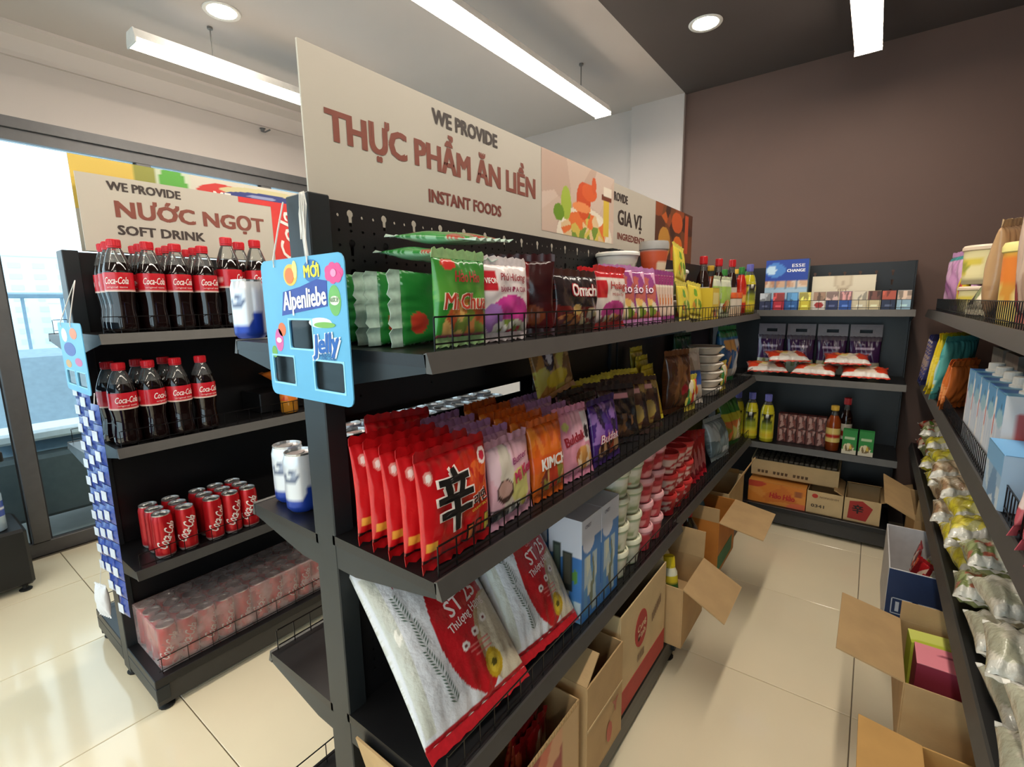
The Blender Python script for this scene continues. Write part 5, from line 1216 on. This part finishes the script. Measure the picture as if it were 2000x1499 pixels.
oh = carton_box('noodle_carton', 'carton', .29, .26, .125, [('c', (216, 130, 44)), ('n', -1, 1, 0, 1, 10, [(216, 130, 44), (222, 144, 60), (208, 116, 40)], 3), ('e', -.9, .9, .5, .2, (196, 70, 44)), ('r', .62, .9, .55, .8, (160, 90, 50)), ('e', .9, .05, .5, .2, (222, 110, 70))], [('Hảo Hảo', .03, .055, .044, (186, 40, 34), {'bold': .03, 'shear': .15, 'fit': .125})], top=[('c', (226, 150, 70))])
oh.location = (-.36, 3.105, VB); oh['label'] = 'orange noodle carton with red lettering on the back unit base'
nc = open_carton('open_carton', .165, .26, .125, {'r': (.05, -60)}, 'tan carton with small red emblem on the back unit base', (-.128, 3.105, VB), 0, 'cartons on the back unit base', outer=CARDD())
MB().prism([(-.045+.014*math.cos(k*math.pi/8), .10+.012*math.sin(k*math.pi/8)) for k in range(16)], 'y', -.1312, -.1302).build('emblem', MC((190, 60, 50), .7), nc)
letters(nc, FLAT(-.1305), [('NONGSHIM', .02, .098, .014, (120, 90, 60), {'fit': .085}), ('0341', -.03, .045, .024, (80, 66, 50), {'fit': .06, 'bold': .03})])
sc2 = open_carton('open_carton', .155, .26, .125, {'r': (.14, 70), 'b': (.1, -70)}, 'tan carton with red badge and character on the back unit base', (.037, 3.105, VB), 0, 'cartons on the back unit base', outer=CARDD())
MB().prism([(-.06, .015), (-.055, .11), (.0, .118), (.045, .085), (.02, .012)], 'y', -.1312, -.1302).build('red_badge', MC((170, 50, 46), .7), sc2)
letters(sc2, FLAT(-.1314), [('辛', -.018, .07, .05, (30, 20, 20), {'bold': .03})])
tr = open_carton('open_carton', .43, .20, .10, {}, 'shallow tan tray of film-wrapped packs on the orange carton', (-.29, 3.13, VB+.129), R(0), 'cartons on the back unit base', outer=CARDD())
tr.rotation_euler = (R(9), 0, R(0)); tr.location.z += .030
decals(tr, FLAT(-.1002), [[(-.18+.02*k, .02), (-.168+.02*k, .02), (-.166+.02*k, .038), (-.18+.02*k, .038)] for k in range(14) if k % 5 != 3], (96, 76, 54), name='stamped_marks')
gp = MB()
for k in range(16): gp.cbox((-.205+.0256*k, -.09, .006), (-.182+.0256*k, .09, .112), .004)
tag(gp.build('wrapped_packs', M('grey_film_packs', (90, 84, 76), .25, noise=.4, scale=60, coat=.5), tr), kind='stuff')
kx = open_carton('open_carton', .13, .12, .12, {'l': (.12, 60), 'f': (.06, 30)}, 'small tan carton with its flap beside the orange carton', (-.625, 3.06, VB), 0, 'cartons on the back unit base')

# ------------------------------------------------------------------ right unit
W4, W3, W2, WB = 1.2185, .8765, .5115, .1215
def rk(mp, X, Y, z, label, group=None, rz=0, lean=0, roll=0, up=.022, scale=None):
    return mp.put((X, Y, z+up), (R(lean), R(roll), R(-90+rz)), label, group, scale)
pkb = bag('snack_bag', 'bag', [('c', (206, 150, 196)), ('n', -1, 1, 0, 1, 12, [(206, 150, 196), (222, 176, 210), (190, 126, 180)], 3), ('t', .9, 1, (60, 150, 150)), ('t', 0, .12, (226, 150, 80))], w=.34, h=.22, t=.08, sd=91)
rk(pkb, .30, 2.92, W4, 'lilac pink bag at the far end of the right top shelf', rz=10)
tb = Multi(lambda: cup('food_tub', 'tub', .072, .075, .115, [('c', (222, 212, 160)), ('t', .0, .12, (150, 140, 110)), ('r', -.6, .3, .3, .75, (214, 196, 80)), ('n', -.6, .3, .3, .75, 8, [(214, 196, 80), (160, 160, 60), (232, 222, 170)], 3)], (220, 200, 176), lidh=.016))
tb.put((.31, 2.36, W4), (0, 0, R(-90)), 'cream round tub with yellow label, lower of two on the right top shelf', 'round food tubs', (1, 1, .75))
tb.put((.31, 2.36, W4+.106), (0, 0, R(-80)), 'cream round tub with yellow label, upper of two on the right top shelf', 'round food tubs')
kp = bag('paper_bag', 'bag', [('c', (196, 160, 118)), ('n', -1, 1, 0, 1, 14, [(196, 160, 118), (206, 174, 134), (182, 144, 104)], 3), ('en', 0, .45, .5, .2, 14, [(170, 120, 90), (120, 90, 80), (206, 170, 130)], 4)], w=.16, h=.24, t=.07, sd=93, sc=(206, 180, 140))
rk(kp, .29, 2.02, W4, 'tall brown paper bag on the right top shelf', None, -25, -4, 6)
rk(kp, .36, 1.86, W4, 'brown paper bag behind the tall one on the right top shelf', None, -10, 0, -6, scale=(1, 1, .85))
wt = bag('snack_packet', 'packet', [('c', (222, 214, 186)), ('n', -1, 1, .1, .8, 12, [(226, 218, 190), (130, 140, 100), (60, 56, 50), (206, 190, 150)], 3)], w=.15, h=.13, t=.04, sd=95)
rk(wt, .27, 2.16, W4, 'white and green packet poking through the right shelf guard', None, 20, -30)
yp = bag('snack_packet', 'packet', [('c', (222, 190, 40)), ('r', .2, .8, .4, .8, (206, 50, 44)), ('n', -1, 0, 0, 1, 8, [(222, 190, 40), (236, 216, 100)], 3)], w=.14, h=.12, t=.04, sd=97)
rk(yp, .265, 2.52, W4, 'yellow packet with red tag in front of the round tubs')
yt = Multi(lambda: cup('food_tub', 'tub', .055, .058, .17, [('c', (226, 190, 80)), ('t', .55, .95, (226, 130, 50)), ('n', -1, 1, 0, .55, 14, [(226, 200, 110), (214, 150, 60), (232, 214, 140)], 3)], (230, 220, 140), lidh=.022))
yt.put((.30, 1.70, W4), (0, 0, R(-90)), 'tall yellow tub with orange label on the right top shelf', 'tall food tubs')
yt.put((.42, 1.74, W4), (0, 0, R(-60)), 'tall yellow tub behind the paper bags', 'tall food tubs', (1, 1, 1.1))
tp = bag('snack_bag', 'bag', [('c', (190, 110, 100)), ('t', 0, .6, (190, 160, 140)), ('n', -1, 1, 0, .6, 12, [(190, 160, 140), (206, 180, 160), (150, 70, 70), (214, 190, 170)], 3)], w=.16, h=.36, t=.06, sd=99)
rk(tp, .275, 1.50, W4, 'tall pink and clear bag at the right edge of the view', None, 10)
for i in range(3): rk(dk, .268, 1.30-.15*i, W4, 'dark red packet behind the right shelf guard, %s from the far end' % ORD[i], 'dark red packets on the right', 0, 0, 0, .0155)
# level three
b5 = bag('snack_packet', 'packet', [('c', (60, 64, 120)), ('n', -1, 1, 0, 1, 18, [(60, 64, 120), (150, 130, 120), (90, 80, 130), (206, 190, 170)], 3)], w=.2, h=.19, t=.045, sd=101)
for i in range(3): rk(b5, .262+.0*i, 3.10-.07*i, W3, 'dark blue packet at the far end of the right middle shelf, %s from the wall' % ORD[i], 'dark blue packets', -40, -8)
b6 = bag('snack_packet', 'packet', [('c', (226, 200, 40)), ('n', -1, 1, 0, 1, 10, [(226, 200, 40), (236, 216, 90), (210, 180, 30)], 3), ('t', 0, .15, (120, 150, 170))], w=.2, h=.215, t=.05, sd=103)
for i in range(2): rk(b6, .262, 2.80-.09*i, W3, 'bright yellow packet on the right middle shelf, %s from the wall' % ORD[i], 'bright yellow packets', -35, -8)
b7 = bag('snack_packet', 'packet', [('c', (90, 176, 172)), ('n', -1, 1, 0, 1, 10, [(90, 176, 172), (120, 196, 190), (70, 150, 150), (190, 220, 214)], 3), ('t', 0, .2, (222, 200, 60))], w=.2, h=.215, t=.05, sd=105)
rk(b7, .262, 2.58, W3, 'teal packet between yellow and orange packets on the right', None, -35, -8)
b8 = bag('snack_packet', 'packet', [('c', (206, 110, 50)), ('r', -1, -.2, 0, 1, (226, 216, 200)), ('n', -.2, 1, 0, 1, 8, [(206, 110, 50), (190, 90, 40), (226, 150, 90)], 3)], w=.15, h=.14, t=.04, sd=107)
for i in range(2): rk(b8, .262, 2.42-.07*i, W3, 'orange and white packet on the right middle shelf, %s one' % ORD[i], 'orange and white packets right', -35, -8)
gb = Multi(lambda: carton_box('grey_box', 'box', .17, .12, .235, [('c', (122, 118, 112)), ('r', .2, .3, 0, 1, (150, 146, 140)), ('n', -1, 1, .0, 1, 10, [(122, 118, 112), (130, 126, 120), (112, 108, 104)], 3)]))
for i, Y in enumerate((2.24, 2.03)): gb.put((.40, Y, W3), (0, 0, R(-90)), ['plain grey box at the back of the right middle shelf, farther one', 'plain grey box at the back of the right middle shelf, nearer one'][i], 'grey boxes')
def milk():
    r = carton_box('milk_carton', 'carton', .095, .095, .20, [('c', (206, 216, 228)), ('t', .70, 1, (90, 150, 196)), ('e', .3, .72, .7, .10, (150, 190, 206)), ('e', .4, .84, .10, .04, (50, 90, 120)), ('n', -1, 1, .1, .6, 12, [(206, 216, 228), (190, 204, 222), (216, 222, 232)], 3), ('r', -1, -.75, .1, .9, (226, 226, 226)), ('r', -.95, -.8, .5, .7, (190, 60, 60))], [], side=[('c', (212, 212, 214)), ('r', -.5, .3, .45, .8, (190, 90, 90)), ('n', -1, 1, 0, .5, 8, [(212, 212, 214), (196, 200, 206)], 3)], top=[('c', (110, 170, 206)), ('r', -1, 0, 0, 1, (60, 110, 180))])
    MB().lathe([(.022, .2), (.022, .205), (.017, .207), (.017, .222), (.015, .224)], 20).build('screw_cap', MC((226, 224, 216), .4), r)
    return r
mk = Multi(milk)
for i, (X, Y) in enumerate(((.285, 1.86), (.285, 1.76), (.285, 1.66), (.285, 1.56), (.285, 1.46), (.385, 1.76), (.385, 1.66), (.385, 1.56), (.385, 1.46))):
    mk.put((X, Y, W3), (0, 0, R(-90)), 'blue and white carton with white screw cap, %s row, %s from the far end' % ('front' if i < 5 else 'rear', ORD[i if i < 5 else i-5]), 'blue and white milk cartons')
lb = Multi(lambda: carton_box('blue_box', 'box', .15, .09, .11, [('c', (150, 180, 206)), ('t', .6, 1, (120, 170, 210)), ('n', -1, 1, 0, .6, 10, [(150, 180, 206), (190, 206, 216), (110, 146, 180)], 3)], top=[('c', (110, 170, 220))]))
lb.put((.265, 1.325, W3), (0, 0, R(-90)), 'low pale blue box in front of the milk cartons', 'pale blue boxes')
pr = bag('snack_packet', 'packet', [('c', (190, 90, 100)), ('t', .75, 1, (226, 214, 196)), ('r', -1, -.3, .0, .75, (60, 70, 96)), ('n', -.3, 1, 0, .75, 14, [(190, 90, 100), (206, 150, 150), (160, 50, 60), (226, 206, 200)], 3)], w=.14, h=.13, t=.04, sd=109)
for i in range(4): rk(pr, .265, 1.17-.06*i, W3, 'pink and navy packet at the near end of the right middle shelf, %s one' % ORD[i], 'pink packets on the right', -40, -10)
# level two: clear bags of dry noodles
CLR = MP('clear_bag_film', .18, coat=.6, bump=.6, bscale=60)
def nb(cols, sd, w=.145, h=.160):
    return Multi(lambda: packet('noodle_bag', 'bag', w, h, .086, [('c', cols[0]), ('n', -1, 1, 0, 1, 34, cols, sd), ('t', .88, 1, (196, 196, 186))], [], seal=.012, sealc=(206, 206, 198), seed=sd, wr=2.6, mat=CLR, nu=40, nv=44))
WHT = [(196, 192, 172), (172, 172, 150), (210, 206, 190), (140, 142, 120), (186, 186, 164)]
YEL = [(206, 196, 50), (190, 176, 60), (222, 210, 90), (160, 150, 70), (200, 196, 130)]
REDB = [(206, 60, 40), (190, 40, 40), (90, 130, 50), (214, 190, 160), (150, 40, 40)]
GRN = [(150, 160, 110), (176, 180, 140), (120, 132, 84), (196, 196, 170), (190, 110, 90)]
mw, my, mr, mg, mc = nb(WHT, 111), nb(YEL, 113), nb(REDB, 115), nb(GRN, 117), nb([(200, 180, 150), (186, 166, 136), (210, 196, 170), (150, 120, 90)], 119)
seq = [(mr, 3.040, 'bag of red chillies'), (mg, 2.850, 'bag of green dry goods'), (my, 2.660, 'bag of bright yellow noodles'), (my, 2.470, 'bag of yellow noodles'), (mc, 2.280, 'bag of tan noodles'), (mc, 2.090, 'bag of beige noodles'), (my, 1.900, 'bag of egg noodles'), (my, 1.710, 'bag of yellow vermicelli'), (mg, 1.520, 'bag of greenish noodles'), (mw, 1.330, 'bag of white vermicelli'), (mw, 1.140, 'crinkled bag of white noodles'), (mw, 0.950, 'shiny bag of pale noodles'), (mw, 0.760, 'nearest bag of white noodles')]
FLATL = Matrix(((-1, 0, 0), (0, 0, -1), (0, -1, 0)))
for i, (m_, Y, nm) in enumerate(seq):
    for c in range(2):
        for l in range(2):
            e = (Matrix.Rotation(R(7*math.sin(i*2.1+c+2*l)), 3, 'Z') @ FLATL @ Matrix.Rotation(R(5*math.sin(i+c)), 3, 'X')).to_euler()
            m_.put((.298+.155*c, Y+.10+.03*c, W2+.048+.088*l+.006*math.sin(i*1.7)), e, '%s, %s from wall, %s %s row, right lower shelf' % (nm, ORD[i], ['lower', 'upper'][l], ['front', 'rear'][c]), 'bags of dry noodles')
# cartons at the foot of the right unit
bx = open_carton('open_carton', .40, .26, .26, {'b': (.05, 0)}, 'white and navy carton holding red packets at the foot of the right shelves', (.245, 2.16, WB), R(-90), 'cartons along the right shelves', mat=M('carton_grey_white', (206, 204, 204), .7), outer=None)
MB().box((.2005, -.129, .01), (.2018, .129, .258)).build('navy_panel', MC((26, 48, 90), .6), bx)
for k in range(3):
    mb = MB(); x0 = -.115+.07*k
    for a in ((x0, .10, x0+.055, .103), (x0, .155, x0+.055, .158), (x0, .10, x0+.003, .158), (x0+.052, .10, x0+.055, .158)): mb.box((.2017, a[0], a[1]), (.2024, a[2], a[3]))
    mb.box((.2017, x0+.012, .11), (.2024, x0+.022, .145)); mb.box((.2017, x0+.03, .11), (.2024, x0+.04, .14))
    mb.build('handling_mark', MC((190, 200, 214), .6), bx)
for i in range(5):
    rk(rs_ if i % 2 == 0 else my, .20+.045*(i % 2), 2.28-.072*i, WB+.10, ['red', 'yellow', 'red', 'yellow', 'red'][i]+' packet inside the white and navy carton, %s from the wall' % ORD[i], 'packets in the navy carton', 20*i, -10, 5*i, .02, (.6, .6, .6))
cA = open_carton('open_carton', .42, .25, .24, {'f': (.12, 62), 'b': (.1, 0), 'r': (.10, 15)}, 'tan carton with wide flap at the far foot of the right shelves', (.335, 2.72, WB), R(-90), 'cartons along the right shelves')
wjar = cup('white_jar', 'jar', .04, .042, .09, [('c', (222, 220, 214))], (226, 224, 220)); wjar.location = (.285, 2.62, WB+.13); wjar['label'] = 'white round jar inside the far tan carton'
MB().cbox((.24, 2.56, WB+.006), (.42, 2.9, WB+.128), .003).build('packing_block', CARD())
tag(bpy.data.objects['packing_block'], 'cardboard block inside the far tan carton', 'packing')
cB = open_carton('open_carton', .31, .25, .20, {'f': (.15, 78), 'l': (.06, 0)}, 'tan carton holding lime and pink boxes at the right', (.265, 1.60, WB), R(-90), 'cartons along the right shelves')
lm = carton_box('lime_box', 'box', .20, .07, .14, [('c', (196, 206, 70))], top=[('c', (206, 214, 80)), ('n', -1, 1, 0, 1, 8, [(206, 214, 80), (216, 222, 110), (190, 200, 60)], 3), ('r', .0, .1, .3, .7, (50, 60, 40)), ('r', .3, .5, .4, .55, (200, 70, 50))])
lm.location = (.262, 1.685, WB+.06); lm.rotation_euler = (0, 0, R(4)); lm['label'] = 'lime green box inside the right tan carton'
pnk = carton_box('pink_box', 'box', .17, .10, .15, [('c', (150, 50, 70))], top=[('c', (242, 146, 160)), ('r', -.4, .4, .62, .68, (150, 60, 80))], top_texts=[])
pnk.location = (.255, 1.585, WB+.06); pnk['label'] = 'pink box beside the lime one in the right tan carton'
rdp = bag('snack_packet', 'packet', [('c', (222, 60, 60)), ('n', -1, 1, 0, 1, 8, [(222, 60, 60), (236, 120, 110), (200, 40, 50)], 3)], w=.12, h=.13, t=.04, sd=121)
rk(rdp, .32, 1.478, WB+.215, 'bright red packet in the right tan carton', None, 90, -80)
MB().cbox((.15, 1.46, WB+.005), (.38, 1.74, WB+.058), .003).build('packing_block', CARD())
tag(bpy.data.objects['packing_block.001'], 'cardboard block under the lime and pink boxes', 'packing')
cC = open_carton('open_carton', .36, .26, .15, {'f': (.12, 82), 'r': (.1, 60)}, 'tan carton at the bottom right corner nearest the camera', (.30, 1.13, WB), R(-90), 'cartons along the right shelves', mat=M('cardboard_warm', (204, 158, 92), .75, noise=.06, scale=12))
